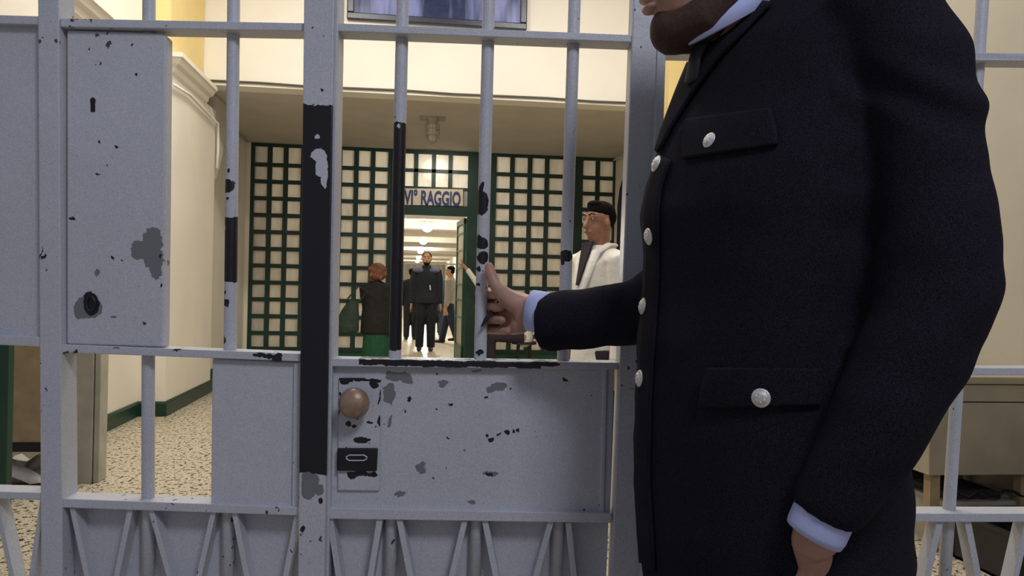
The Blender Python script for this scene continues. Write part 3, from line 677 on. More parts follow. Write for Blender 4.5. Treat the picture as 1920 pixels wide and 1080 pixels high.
# ================================================================== PEOPLE IN THE BACKGROUND
def person(loc, H, face, mats, label, arms=((.0, 0), (.0, 0)), stride=0, hair='short', jacket_len=.50, skirt=None, wide=1.0, head_turn=0, coat_len=None, beard=False, voxel=.014, group=None):
    """loc: feet; face: heading in degrees (0 looks to -Y, the camera); arms: hand targets in body axes (side, front, height) as fractions of H"""
    base = Vector(loc); k = H
    a = math.radians(face); fd = Vector((-math.sin(a), -math.cos(a), 0)); sd = Vector((-math.cos(a), math.sin(a), 0))  # sd: viewer's left... body's right hand
    P = lambda s, f, z: base + sd*(s*k) + fd*(f*k) + u0*(z*k)
    bm = BM()
    ht = math.radians(head_turn); hf = (fd*math.cos(ht)+sd*math.sin(ht)); hs = (sd*math.cos(ht)-fd*math.sin(ht))
    HC = P(0, .008, .93)
    def hp(s, f, z): return HC + hs*(s*k) + hf*(f*k) + u0*(z*k)
    # torso, neck, head
    tube(bm, [P(0, 0, .5), P(0, 0, .6), P(0, .0, .70), P(0, 0, .78), P(0, -.005, .82), P(0, 0, .85), hp(0, -.008, -.02)], [(.075*k, .055*k), (.07*k, .052*k), (.082*k, .06*k), (.09*k, .058*k), (.055*k, .045*k), (.032*k, .034*k), (.034*k, .036*k)], 16, cap=True, side=sd)
    ell(bm, hp(0, -.004, .018), .043*k, .055*k, .050*k, (hs, hf, u0))
    ell(bm, hp(0, .012, -.018), .034*k, .040*k, .046*k, (hs, hf, u0))
    ell(bm, hp(0, .030, -.050), .016*k, .016*k, .012*k, (hs, hf, u0))
    tube(bm, [hp(0, .050, .008), hp(0, .062, -.016)], [.005*k, .009*k], 8, cap=True)
    ell(bm, hp(0, .050, -.034), .016*k, .006*k, .006*k, (hs, hf, u0))
    for s in (1, -1):
        ell(bm, hp(.045*s, .0, -.006), .006*k, .011*k, .017*k, (hs, hf, u0))
        ell(bm, hp(.018*s, .046, .016), .013*k, .006*k, .005*k, (hs, hf, u0))
    hands = []
    for s, A in ((1, arms[0]), (-1, arms[1])):
        sh = P(.108*s, 0, .80)
        if len(A) == 3: hd = P(A[0], A[1], A[2])
        else: hd = P(.145*s, .03, .47)
        mid = (sh+hd)/2; L = (hd-sh).length; full = .335*k
        bend = math.sqrt(max(0, (full/2)**2-(L/2)**2)) if L < full else .01
        dirn = (-fd*.6 - u0*.5 + sd*s*.25); ax = (hd-sh).normalized(); dirn = (dirn-ax*dirn.dot(ax)).normalized()
        el = mid+dirn*bend
        tube(bm, [P(.07*s, 0, .79), sh, (sh+el)/2, el, (el*.6+hd*.4), hd], [.034*k, .033*k, .027*k, .023*k, .022*k, .015*k], 12, cap=True)
        fdir = (hd-el).normalized()
        tube(bm, [hd, hd+fdir*.045*k], [(.018*k, .010*k), (.024*k, .011*k)], 10, cap=True, side=fd)
        for q in range(4):
            o_ = fd*((q-1.5)*.0115*k); st = hd+fdir*.045*k+o_; ln = (.030, .038, .036, .027)[q]*k
            tube(bm, [st, st+fdir*ln*.6, st+fdir*ln-sd*s*.008*k], [.0055*k, .0052*k, .0045*k], 6, cap=True)
        tube(bm, [hd+fdir*.015*k+fd*.015*k, hd+fdir*.04*k+fd*.034*k], [.006*k, .005*k], 6, cap=True)
        hands.append((sh, el, hd))
    legs = []
    for s in (1, -1):
        st = stride*s
        hip = P(.05*s, 0, .5); kn = P(.055*s, st*.35+.01, .27); an = P(.058*s, st*.8, .045+abs(min(0, st))*.25)
        tube(bm, [hip, (hip+kn)/2, kn, (kn+an)/2, an], [.05*k, .045*k, .032*k, .03*k, .02*k], 12, cap=True)
        tube(bm, [an-fd*.012*k, an-u0*.02*k+fd*.03*k, an-u0*.025*k+fd*.09*k], [.02*k, .021*k, .016*k], 10, cap=True)
        legs.append((hip, kn, an))
    body = obj('person', fuse(bm, voxel*.75, 3), mats['skin']); setp(body, label, 'person', group)
    # jacket
    jl = .86-jacket_len if coat_len is None else coat_len
    bm = BM(); wd = wide
    tube(bm, [P(0, 0, jl), P(0, 0, (jl+.6)/2), P(0, 0, .62), P(0, 0, .72), P(0, 0, .79), P(0, -.004, .83), P(0, -.004, .855)],
         [(.104*k*wd, .082*k*wd), (.102*k*wd, .078*k*wd), (.096*k*wd, .072*k), (.106*k*wd, .075*k), (.112*k, .068*k), (.068*k, .056*k), (.042*k, .046*k)], 20, side=sd)
    for sh, el, hd in hands:
        w_ = hd+(el-hd).normalized()*.008*k
        tube(bm, [sh-(sh-P(0, 0, .79))*.35, sh, (sh+el)/2, el, (el+w_)/2, w_], [.050*k, .048*k, .042*k*wd, .038*k, .034*k, .030*k], 12)
    obj('jacket', fuse(bm, voxel, 4), mats['top'], body)
    if mats.get('collar'):
        bm = BM(); tube(bm, [P(0, -.004, .835), P(0, 0, .868)], [(.050*k, .052*k), (.041*k, .043*k)], 16, side=sd)
        obj('collar', bm, mats['collar'], body, smooth=True)
    if mats.get('yoke'):
        for s in (1, -1):
            bm = BM(); ell(bm, P(.078*s, .010, .812), .062*k, .068*k, .033*k, (sd, fd, u0))
            obj('shoulder_strap', bm, mats['yoke'], body, smooth=True)
    bm = BM()
    if skirt:
        tube(bm, [P(0, 0, skirt), P(0, 0, .4), P(0, 0, .55)], [(.125*k, .1*k), (.11*k, .09*k), (.085*k, .06*k)], 20, side=sd)
        obj('skirt', fuse(bm, voxel, 3), mats['legs'], body)
    else:
        tube(bm, [P(0, 0, .44), P(0, 0, .5), P(0, 0, .56)], [(.095*k, .07*k), (.096*k, .068*k), (.085*k, .058*k)], 16, side=sd)
        for hip, kn, an in legs:
            tube(bm, [hip+u0*.01*k, (hip+kn)/2, kn, (kn+an)/2, an-u0*.01*k], [.062*k*wd, .056*k*wd, .048*k, .045*k, .042*k], 14)
        obj('trousers', fuse(bm, voxel, 3), mats['legs'], body)
    for hip, kn, an in legs:
        bm = BM(); tube(bm, [an-fd*.022*k-u0*.02*k, an-u0*.022*k+fd*.03*k, an-u0*.028*k+fd*.1*k], [(.026*k, .024*k), (.028*k, .023*k), (.022*k, .016*k)], 12, cap=True)
        obj('shoe', bm, M_['black'], body, smooth=True)
    if hair == 'short':
        bm = BM(); ell(bm, hp(0, -.012, .036), .0465*k, .056*k, .040*k, (hs, hf, u0)); ell(bm, hp(0, -.030, .005), .0435*k, .034*k, .042*k, (hs, hf, u0))
        obj('hair', fuse(bm, voxel*.6, 2), mats['hair'], body)
    if hair == 'quiff':
        bm = BM(); ell(bm, hp(0, -.008, .036), .0450*k, .056*k, .039*k, (hs, hf, u0)); ell(bm, hp(0, -.030, .020), .0435*k, .033*k, .040*k, (hs, hf, u0)); ell(bm, hp(0, .022, .060), .028*k, .022*k, .014*k, (hs, hf, u0)); ell(bm, hp(0, -.014, .016), .0445*k, .040*k, .042*k, (hs, hf, u0))
        obj('hair', fuse(bm, voxel*.6, 2), mats['hair'], body)
    if hair == 'bob':
        bm = BM(); ell(bm, hp(0, -.012, .012), .080*k, .078*k, .068*k, (hs, hf, u0)); ell(bm, hp(0, -.024, -.028), .074*k, .060*k, .050*k, (hs, hf, u0)); [ell(bm, hp(.066*math.sin(q*2.4), -.02-.055*abs(math.cos(q*1.7)), .045-.012*q*.9), .018*k, .020*k, .024*k, (hs, hf, u0), 8) for q in range(11)]
        obj('hair', fuse(bm, voxel*.7, 3), mats['hair'], body)
    if beard:
        bm = BM(); ell(bm, hp(0, .026, -.048), .030*k, .026*k, .020*k, (hs, hf, u0))
        for s in (1, -1): tube(bm, [hp(.034*s, .006, -.01), hp(.031*s, .016, -.035), hp(.015*s, .036, -.056)], .007*k, 8, cap=True)
        obj('beard', fuse(bm, voxel*.5, 2), mats['hair'], body)
    for s in (1, -1):
        bm = BM(); ell(bm, hp(.018*s, .0475, .010), .0075*k, .004*k, .0045*k, (hs, hf, u0), 10); e = obj('eye', bm, M_['eye'], body, smooth=True)
        bm = BM(); ell(bm, hp(.018*s, .0510, .010), .0034*k, .0018*k, .0036*k, (hs, hf, u0), 8); obj('iris', bm, M_['iris'], e, smooth=True)
        bm = BM(); tube(bm, [hp(.009*s, .052, .022), hp(.019*s, .0515, .026), hp(.029*s, .046, .023)], .0022*k, 6, cap=True); obj('eyebrow', bm, mats['hair'], body)
    bm = BM(); tube(bm, [hp(-.014, .053, -.034), hp(0, .0565, -.033), hp(.014, .053, -.034)], [.0015*k, .0032*k, .0015*k], 8, cap=True); obj('lips', bm, M_['lip'], body, smooth=True)
    return body, P, hp, fd, sd
def feet(px, py, d):  # stand at camera-depth d under pixel column px
    p = at(px, py, d); p.z = 0; return p
# guard in the doorway
mg = dict(skin=M_['skin_far'], top=M_['navy_far'], legs=M_['navy_far'], hair=M_['hair_black'], yoke=M_['navy_light'], collar=M_['black_cloth'])
bd, P, hp, fd, sd = person(feet(798, 600, 14.6), 1.80, 4, mg, 'person in dark navy uniform standing in the doorway facing the camera', jacket_len=.38, wide=1.2, beard=True, voxel=.014, hair='none')
bm = BM(); ell(bm, hp(0, -.014, .026), .049*1.8, .050*1.8, .046*1.8, None); obj('hair', bm, M_['hair_black'], bd, smooth=True)
for s in (1, -1):
    bm = BM(); ell(bm, P(.115*s, .01, .34), .045, .05, .10, (sd, fd, u0)); obj('cargo_pocket', bm, M_['navy_far'], bd, smooth=True)
bm = BM(); tube(bm, [P(-.04, .085, .66), P(-.045, .088, .62)], .012, 6, cap=True); obj('badge', bm, M_['paper'], bd)
# woman seen from behind
mw = dict(skin=M_['skin_far'], top=M_['black_cloth'], legs=M_['green_cloth'], hair=M_['hair_red'])
bd, P, hp, fd, sd = person(feet(706, 600, 9.9), 1.45, 176, mw, 'person in black jacket and green skirt with auburn hair, back to the camera', hair='bob', coat_len=.405, skirt=.12, wide=1.30, arms=((), (.02, .12, .62)), voxel=.013)
# bag on her left side (image left)
c = at(657, 592, 9.75)
t = thing('shoulder_bag', (c.x, c.y, c.z-.2), 'dark green shoulder bag hanging at the side of the person in the green skirt', 'bag')
bm = BM(); tube(bm, [c+u0*.18+r0*.04, c+u0*.05+r0*.0, c-u0*.12-r0*.04, c-u0*.21-r0*.03], [(.06, .04), (.11, .06), (.15, .08), (.14, .07)], 16, side=r0); obj('body', fuse(bm, .012, 3), M_['bag'], t)
bm = BM(); tube(bm, [c+u0*.15-r0*.05, at(652, 560, 9.72), at(672, 537, 9.75), at(690, 546, 9.74), c+u0*.17+r0*.10], .010, 8); obj('strap', bm, M_['bag'], t)
# man in white coat
mt = dict(skin=mat('olive_skin', (.36, .17, .095), .5, var=.12, vs=30), top=M_['coat_white'], legs=M_['dark_cloth'], hair=M_['hair_black'])
bd, P, hp, fd, sd = person(feet(1122, 600, 4.55), 1.70, 66, mt, 'person in white coat and dark shirt with black hair, looking left', hair='quiff', jacket_len=.5, wide=1.06, head_turn=-6, voxel=.009)
k = 1.70
bm = BM()
prism(bm, [P(-.026, .044, .866), P(.026, .048, .864), P(.004, .088, .72), P(-.006, .088, .72)], fd*.012); obj('shirt_front', bm, M_['dark_cloth'], bd)
for s in (1, -1):
    bm = BM(); tube(bm, [P(.030*s, -.040, .856), P(.046*s, .000, .856), P(.044*s, .050, .83), P(.014*s, .086, .70), P(.004*s, .092, .62)], [(.012*k, .006*k), (.015*k, .007*k), (.022*k, .006*k), (.018*k, .005*k), (.006*k, .004*k)], 10, cap=True, side=sd)
    obj('lapel', bm, M_['coat_white'], bd, smooth=True)
# man in grey walking away behind the guard
mq = dict(skin=M_['skin_far'], top=M_['grey_cloth'], legs=M_['jeans'], hair=M_['hair_black'])
person(feet(843, 600, 16.6), 1.60, 100, mq, 'person in grey sweater and dark jeans walking behind the uniformed guard', stride=.13, voxel=.016)
# dark figures behind the guard
mz = dict(skin=M_['skin_far'], top=M_['navy_far'], legs=M_['navy_far'], hair=M_['hair_black'])
person(feet(770, 600, 17.4), 1.55, 170, mz, 'dark clothed person half hidden behind the left side of the uniformed guard', voxel=.018)
mz2 = dict(skin=M_['skin_far'], top=mat('teal_jacket_cloth', (.015, .035, .06), .9), legs=M_['jeans'], hair=M_['hair_black'])
person(feet(818, 600, 19.0), 1.60, 190, mz2, 'person in blue jacket just showing between the guard and the grey sweater', voxel=.018)
# person sitting hunched by the doorway, one arm raised
def Z(px, z, dd=0):
    p = at(px, 540, 11.0+dd); p.z = z; return p
LF = -r0
stl = thing('stool', tuple(Z(985, 0)), 'dark round stool showing just below the officer\'s gripping hand', 'stool')
bm = BM(); tube(bm, [Z(985, .42), Z(985, .455)], .17, 20); obj('seat', bm, M_['dark_cloth'], stl)
for q in range(4):
    a_ = PI/4+q*PI/2; bm = BM(); tube(bm, [Z(985, .42)+Vector((math.cos(a_), math.sin(a_), 0))*.11, Z(985, .0)+Vector((math.cos(a_), math.sin(a_), 0))*.15], .013, 8); obj('leg', bm, M_['black'], stl)
bm = BM()
tube(bm, [Z(985, .54), Z(982, .66), Z(970, .80), Z(960, .86)], [(.13, .10), (.12, .10), (.13, .10), (.06, .06)], 14, cap=True, side=f0)
tube(bm, [Z(962, .84), Z(953, .93)], .05, 12, cap=True)
ell(bm, Z(950, .955), .088, .074, .098); tube(bm, [Z(940, .955), Z(937, .935)], [.008, .014], 8, cap=True)
hx1, hx2 = at(884, 513, 10.9), at(868, 497, 10.9)
tube(bm, [Z(962, .80, -.13), at(925, 572, 10.9), at(906, 548, 10.9), hx1, hx2], [.05, .042, .036, .026, .026], 12, cap=True)
for q in range(4):
    st = hx2+f0*((q-1.5)*.018); tube(bm, [st, st+u0*.04+LF*.02, st+u0*.085+LF*(.0+.01*q)], [.010, .009, .008], 8, cap=True)
tube(bm, [hx2, hx2-r0*.045+u0*.01, hx2-r0*.06+u0*.03], [.012, .010, .009], 8, cap=True)
tube(bm, [Z(962, .80, .15), Z(955, .62, .17), Z(935, .60, .12)], [.05, .04, .026], 12, cap=True)
for dd in (-.09, .09): tube(bm, [Z(982, .52, dd), Z(925, .50, dd), Z(925, .10, dd)], [.08, .06, .04], 12, cap=True)
sp = obj('person', fuse(bm, .009, 3), M_['skin_far']); setp(sp, None, 'person')
sp['label'] = 'person in white sleeves, only a raised hand showing left of the gripped bar'
bm = BM(); tube(bm, [Z(985, .50), Z(982, .66), Z(970, .80), Z(962, .865)], [(.155, .125), (.145, .12), (.155, .12), (.075, .07)], 16, cap=True, side=f0)
tube(bm, [Z(962, .80, -.13), at(925, 572, 10.9), at(906, 548, 10.9), at(876, 505, 10.9)], [.065, .055, .047, .036], 12)
tube(bm, [Z(962, .80, .15), Z(955, .62, .17), Z(940, .60, .13)], [.065, .052, .04], 12); obj('jacket', fuse(bm, .012, 3), M_['coat_white'], sp)
bm = BM()
for dd in (-.09, .09): tube(bm, [Z(985, .52, dd), Z(925, .50, dd), Z(925, .07, dd)], [.095, .075, .055], 12)
obj('trousers', fuse(bm, .012, 3), M_['dark_cloth'], sp)
for dd in (-.09, .09):
    bm = BM(); tube(bm, [Z(929, .045, dd), Z(905, .035, dd)], [(.045, .04), (.045, .03)], 12, cap=True, side=f0); obj('shoe', bm, M_['black'], sp, smooth=True)
bm = BM(); ell(bm, Z(953, .985), .094, .080, .082); obj('hair', bm, M_['hair_black'], sp, smooth=True)

# ================================================================== THE OFFICER
FA = math.radians(24)
fdir = (-r0*math.cos(FA) - f0*math.sin(FA)).normalized()       # where the officer faces: left, a little to the camera
sdir = Vector((-fdir.y, fdir.x, 0))                             # towards his left hand side or right
if sdir.dot(f0) > 0: sdir = -sdir                                # near side (his left)
DM = 1.16
# torso rows: (py, left px, right px, front-back half, side half, depth)
rowsT = [(-75, 1400, 1545, .072, .080, 1.17), (-45, 1392, 1620, .090, .150, 1.17), (0, 1374, 1700, .112, .178, 1.17), (50, 1334, 1735, .125, .188, 1.165), (105, 1288, 1750, .135, .196, 1.16),
         (190, 1258, 1750, .14, .2, 1.16), (260, 1236, 1745, .145, .2, 1.155), (330, 1212, 1735, .148, .2, 1.15), (400, 1200, 1725, .15, .2, 1.15), (480, 1206, 1715, .148, .2, 1.15),
         (560, 1203, 1700, .146, .196, 1.15), (650, 1196, 1690, .146, .194, 1.15), (760, 1190, 1695, .15, .198, 1.15), (880, 1187, 1716, .158, .205, 1.15), (1000, 1191, 1720, .163, .21, 1.15),
         (1090, 1201, 1700, .165, .212, 1.15), (1170, 1212, 1690, .165, .214, 1.15)]
def torso_ring(py, L, R, A, B, d, grow=1.0, n=40):
    cx = (L+R)/2; sx = 1.0
    for it in range(6):
        pts = []
        c = at(cx, py, d)
        for i in range(n):
            t = 2*PI*i/n; ct, st = math.cos(t), math.sin(t); e = 2/2.35
            a = math.copysign(abs(ct)**e, ct)*A*grow; bb = math.copysign(abs(st)**e, st)*B*grow
            v = fdir*a + sdir*bb
            v = r0*(v.dot(r0)*sx) + f0*v.dot(f0)
            pts.append(c+v)
        xs = [topx(p)[0] for p in pts]
        cx += ((L+R)/2-(min(xs)+max(xs))/2); sx *= (R-L)/(max(xs)-min(xs))
    return pts
bm = BM(); rings(bm, [torso_ring(*r) for r in rowsT])
# near (left) sleeve
SL = [(1600, 5, 1.02, 90), (1672, 55, .985, 100), (1715, 130, .965, 104), (1730, 190, .955, 99), (1738, 260, .95, 97), (1748, 340, .94, 99), (1758, 430, .93, 106),
      (1757, 520, .925, 110), (1738, 600, .92, 107), (1698, 690, .915, 100), (1655, 775, .91, 92), (1617, 850, .915, 84), (1572, 915, .92, 74), (1543, 968, .925, 66)]
tube(bm, [at(x, y, d) for x, y, d, r in SL], [r*d/FPX for x, y, d, r in SL], 20)
# far (right) sleeve
SR = [(1430, 60, 1.29, 75), (1370, 220, 1.31, 72), (1335, 400, 1.31, 72), (1290, 520, 1.305, 70), (1230, 570, 1.31, 66), (1185, 586, 1.325, 60), (1140, 592, 1.345, 58), (1085, 599, 1.37, 57), (1040, 604, 1.39, 57), (1018, 604, 1.40, 54)]
tube(bm, [at(x, y, d) for x, y, d, r in SR], [r*d/FPX for x, y, d, r in SR], 20)
jm = fuse(bm, .0065, 8)
# cloth folds
creases = [((1560, 400), (1250, 460), 9, .004), ((1300, 372), (1500, 350), 10, .003)]
foldn = []
for v in jm.vertices:
    px, py, d = topx(v.co)
    q = Vector((px/170, py/75, 0))
    h = noise.noise(q)*.0035
    # arm: diagonal pulls around the elbow
    if px > 1560:
        e = math.exp(-((py-520)/230)**2); h += e*.006*math.sin((py+.45*px)/27.0)*max(0, noise.noise(Vector((px/110, py/160, 3)))+.35)
        e2 = math.exp(-((py-175)/70)**2); h += e2*.004*math.sin((py-.5*px)/17.0)
    if px < 1190: h += .003*math.sin((px+.35*py)/13.0)*max(0, noise.noise(Vector((px/50, py/50, 1)))+.4)
    foldn.append(h)
jm.calc_loop_triangles() if hasattr(jm, 'calc_loop_triangles') else None
nrm = [v.normal.copy() for v in jm.vertices]
for v, n_, h in zip(jm.vertices, nrm, foldn): v.co += n_*h
jm.update()
bvj = BVHTree.FromPolygons([v.co.copy() for v in jm.vertices], [tuple(p.vertices) for p in jm.polygons])
def hit(px, py):
    d = ray(px, py).normalized(); r = bvj.ray_cast(CAMP, d)
    return (r[0], r[1]) if r[0] is not None else (None, None)
# body: head, neck, core, arms, hands, legs in one surface
bm = BM()
DH = 1.165
def hd_(px, py, dd=0): return at(px, py, DH+dd)
sc = DH/FPX
hx = -r0*math.cos(math.radians(8)) - f0*math.sin(math.radians(8)); hside = Vector((-hx.y, hx.x, 0)); hup = u0
ell(bm, hd_(1350, -105), 118*sc, 92*sc, 112*sc, (hx, hside, hup), 24)
ell(bm, hd_(1302, -35), 92*sc, 74*sc, 106*sc, (hx, hside, hup), 24)       # face
ell(bm, hd_(1262, 55), 40*sc, 36*sc, 38*sc, (hx, hside, hup), 20)          # chin
tube(bm, [hd_(1262, 62), hd_(1315, 52, -.0), hd_(1360, -10, 0)], [(36*sc, 52*sc), (34*sc, 62*sc), (36*sc, 74*sc)], 16, cap=True, side=hup)   # jaw
tube(bm, [hd_(1203, -95), hd_(1189, -45), hd_(1200, -32)], [9*sc, 17*sc, 13*sc], 12, cap=True)    # nose
ell(bm, hd_(1215, -2), 16*sc, 30*sc, 9*sc, (hx, hside, hup)); ell(bm, hd_(1219, 17), 15*sc, 28*sc, 9*sc, (hx, hside, hup))
for s in (1, -1):
    ell(bm, hd_(1358, -70)+hside*(92*sc*s), 17*sc, 7*sc, 30*sc, (hx, hside, hup))
    ell(bm, hd_(1222, -100)+hside*(36*sc*s), 12*sc, 26*sc, 9*sc, (hx, hside, hup))
neckb = torso_ring(-20, 1340, 1600, .06, .07, 1.17)
nb = hd_(1400, 60); 
tube(bm, [hd_(1365, -60), hd_(1370, -10), hd_(1395, 60), at(1440, 200, 1.16)], [72*sc, 70*sc, 76*sc, 90*sc], 20, cap=True)
cen = lambda py: at((lerp([r[0] for r in rowsT], [r[1] for r in rowsT], py)+lerp([r[0] for r in rowsT], [r[2] for r in rowsT], py))/2, py, 1.155)
tube(bm, [cen(y) for y in (80, 200, 400, 600, 800, 1000, 1170)], [(.15, .08), (.155, .095), (.15, .1), (.14, .095), (.15, .1), (.16, .11), (.16, .11)], 18, cap=True, side=sdir)
# near arm + hand going down into the pocket
tube(bm, [at(x, y, d) for x, y, d in ((1620, 110, 1.04), (1722, 170, .965), (1765, 480, .93), (1755, 590, .92), (1650, 800, .912), (1552, 965, .925), (1528, 1010, .935))], [.055, .055, .048, .045, .04, .030, .027], 14, cap=True)
dsf = topx(hit(1532, 1075)[0])[2]
hp0 = at(1519, 1008, .935); hp1 = at(1532, 1062, dsf+.010); hp2 = at(1542, 1130, dsf+.035)
tube(bm, [hp0, hp1, hp2], [(.024, .018), (.024, .014), (.032, .013)], 14, cap=True, side=fdir)
for q in range(4):
    o_ = fdir*((1.5-q)*.018); st = hp2+o_
    ln = (.075, .085, .08, .062)[q]
    d1 = (hp2-hp0).normalized()
    tube(bm, [st, st+d1*ln*.5+sdir*(-.002), st+d1*ln*.95-sdir*.012], [.0088, .0082, .007], 10, cap=True)
tube(bm, [hp1+fdir*.012, hp1+fdir*.036+(hp2-hp1)*.5, hp1+fdir*.045+(hp2-hp1)*1.2], [.012, .010, .008], 10, cap=True)
# far arm up to wrist
tube(bm, [at(x, y, d) for x, y, d in ((1440, 120, 1.28), (1370, 230, 1.31), (1300, 500, 1.305), (1230, 565, 1.31), (1100, 592, 1.365), (1010, 588, 1.405), (985, 586, 1.415))], [.055, .05, .045, .042, .036, (.022, .030), (.021, .031)], 14, cap=True, side=f0)
# legs
hipc = cen(1170)
for s in (1, -1):
    hipp = hipc + sdir*(.095*s); hipp.z = .86; an = hipp.copy(); an.z = .09; an += fdir*(.05 if s < 0 else -.05); kn = (hipp+an)/2+fdir*.02
    tube(bm, [hipp, (hipp+kn)/2, kn, (kn+an)/2, an], [.085, .078, .058, .056, .038], 14, cap=True)
    tube(bm, [an-fdir*.02-u0*.02, an+fdir*.06-u0*.045, an+fdir*.16-u0*.055], [.036, .036, .028], 12, cap=True)
# the gripping hand: palm and thumb ball
HS = 1.43/FPX
def hp_(x, y, d): return at(x, y, d)
bmh = bm
tube(bmh, [hp_(990, 586, 1.418), hp_(976, 584, 1.434), hp_(962, 586, 1.446), hp_(946, 588, 1.458)], [(.018, .031), (.016, .036), (.013, .040), (.011, .038)], 18, cap=True, side=f0)
tube(bmh, [hp_(984, 575, 1.416), hp_(966, 568, 1.418), hp_(946, 554, 1.420), hp_(929, 535, 1.424), hp_(920, 514, 1.430), hp_(917, 500, 1.434)], [.020, .020, .0160, .0112, .0105, .0085], 14, cap=True)
tube(bmh, [hp_(988, 598, 1.416), hp_(974, 610, 1.424), hp_(962, 616, 1.436)], [.017, .017, .012], 12, cap=True)    # heel of the hand
FY = [(551, 0, 1.0), (574, 0, 1.04), (597, 4, 1.0), (618, 14, .86)]
for (y, dx, sc_) in FY:
    r = .0092*sc_
    tube(bmh, [hp_(950, y, 1.462), hp_(924+dx*.6, y-3, 1.484), hp_(896+dx, y-1, 1.488), hp_(898+dx, y+1, 1.483)], [r*1.15, r*1.08, r, r], 12, cap=True)
    tube(bmh, [hp_(899+dx, y, 1.484), hp_(913+dx*.8, y+1, 1.474), hp_(924+dx*.8, y+2, 1.458), hp_(927+dx, y+2, 1.440), hp_(938+dx, y+3, 1.426)], [r, r*.95, r*.93, r*.92, r*.8], 12, cap=True)
body = obj('person', fuse(bm, .0026, 3, .5), M_['skin'])
setp(body, 'officer in dark navy uniform with silver buttons, gripping a gate bar', 'person')

jk = obj('jacket', jm, M_['wool'], body, smooth=True)
def sheet_on(name, left, right, m, par, nu=24, nv=10, off=.003, th=.003, label=None):
    """a cloth piece lying on the jacket, between two outlines given down its length"""
    def along(c, t):
        L = [0]
        for i in range(len(c)-1): L.append(L[-1]+math.hypot(c[i+1][0]-c[i][0], c[i+1][1]-c[i][1]))
        q = t*L[-1]; return lerp(L, [p[0] for p in c], q), lerp(L, [p[1] for p in c], q)
    bm = BM(); g = []
    for i in range(nu+1):
        a, c = along(left, i/nu), along(right, i/nu); row = []
        for j in range(nv+1):
            t = j/nv; h, n_ = hit(a[0]+(c[0]-a[0])*t, a[1]+(c[1]-a[1])*t)
            row.append(None if h is None else bm.verts.new(h+n_*(off if n_.dot(FW) < 0 else -off)))
        g.append(row)
    for i in range(nu):
        for j in range(nv):
            q = (g[i][j], g[i+1][j], g[i+1][j+1], g[i][j+1])
            if None not in q: bm.faces.new(q)
    o = obj(name, bm, m, par, smooth=True, label=label)
    so = o.modifiers.new('s', 'SOLIDIFY'); so.thickness = th; so.offset = 0
    return o
sheet_on('lapel', [(1382, 4), (1338, 60), (1296, 108), (1276, 160), (1254, 222), (1236, 285)], [(1452, 10), (1402, 62), (1352, 114), (1302, 182), (1264, 242), (1240, 289)], M_['wool'], jk, off=.006, th=.005)
sheet_on('pocket_flap', [(1292, 226), (1284, 262), (1284, 300)], [(1448, 206), (1458, 240), (1460, 273)], M_['wool'], jk, off=.004, th=.004, nu=14, nv=18)
sheet_on('pocket_flap', [(1332, 690), (1318, 730), (1314, 765)], [(1538, 690), (1542, 730), (1540, 759)], M_['wool'], jk, off=.004, th=.004, nu=14, nv=18)
# front edge of the buttoned jacket
sheet_on('front_edge', [(1238, 292), (1216, 350), (1206, 400), (1212, 480), (1209, 560), (1202, 650), (1196, 760), (1194, 900), (1204, 1070)], [(1262, 300), (1244, 350), (1238, 400), (1240, 480), (1237, 560), (1230, 650), (1224, 760), (1222, 900), (1232, 1070)], M_['wool'], jk, off=.003, th=.003, nu=50, nv=5)
def button(px, py, r):
    h, n_ = hit(px, py)
    if h is None: return
    n_ = n_ if n_.dot(FW) < 0 else -n_
    a = n_.orthogonal().normalized(); c = n_.cross(a)
    bm = BM(); h = h+n_*.003
    rings(bm, [[h+n_*z+a*(q*math.cos(t*PI/10))+c*(q*math.sin(t*PI/10)) for t in range(20)] for q, z in ((r*.5, -.004), (r*.96, 0), (r, .0018), (r*.93, .0036), (r*.86, .0034), (r*.7, .0055), (r*.4, .0068), (r*.12, .0072))])
    for t in range(6):
        p = h+n_*.0055+a*(r*.42*math.cos(t*PI/3))+c*(r*.42*math.sin(t*PI/3)); ell(bm, p, r*.16, r*.16, r*.16, None, 8)
    obj('button', bm, M_['silver'], jk, smooth=True, label='domed silver button')
for px, py, r in ((1335, 266, .0112), (1236, 309, .0128), (1222, 443, .0128), (1211, 575, .0128), (1205, 710, .0128), (1429, 745, .0122)): button(px, py, r)
# shirt: collar, tie, cuffs
nc = at(1383, -18, 1.165)
def ringpt(a, rad, z): return nc + fdir*(rad*1.08*math.cos(a)) + sdir*(rad*math.sin(a)) + u0*z
bm = BM(); ru = []; n = 40
def crow(rad_top, rad_bot):
    rows_ = []
    for i in range(n+1):
        a = -PI+2*PI*i/n; fr = (1+math.cos(a))/2
        zt = .052-.092*fr; zb = zt-.040-.008*fr
        rows_.append((ringpt(a, rad_top, zt), ringpt(a, rad_bot, zb)))
    return rows_
A_ = crow(.066, .074)
vs = [(bm.verts.new(p), bm.verts.new(q)) for p, q in A_]
for i in range(n): bm.faces.new((vs[i][0], vs[i+1][0], vs[i+1][1], vs[i][1]))
o = obj('shirt_collar', bm, M_['shirt'], body, smooth=True); so = o.modifiers.new('s', 'SOLIDIFY'); so.thickness = .004
bm = BM(); tube(bm, [at(1322, 64, 1.150), at(1314, 84, 1.147), at(1303, 112, 1.147), at(1296, 150, 1.147)], [(.014, .008), (.016, .009), (.014, .006), (.016, .005)], 12, cap=True, side=sdir); obj('tie', bm, M_['woolflat'], body, smooth=True)
h, n_ = hit(1436, 6)
if h: 
    bm = BM(); ell(bm, h+n_*.009, .016, .006, .008, (r0, f0, u0)); obj('collar_badge', bm, M_['silver'], jk, smooth=True)
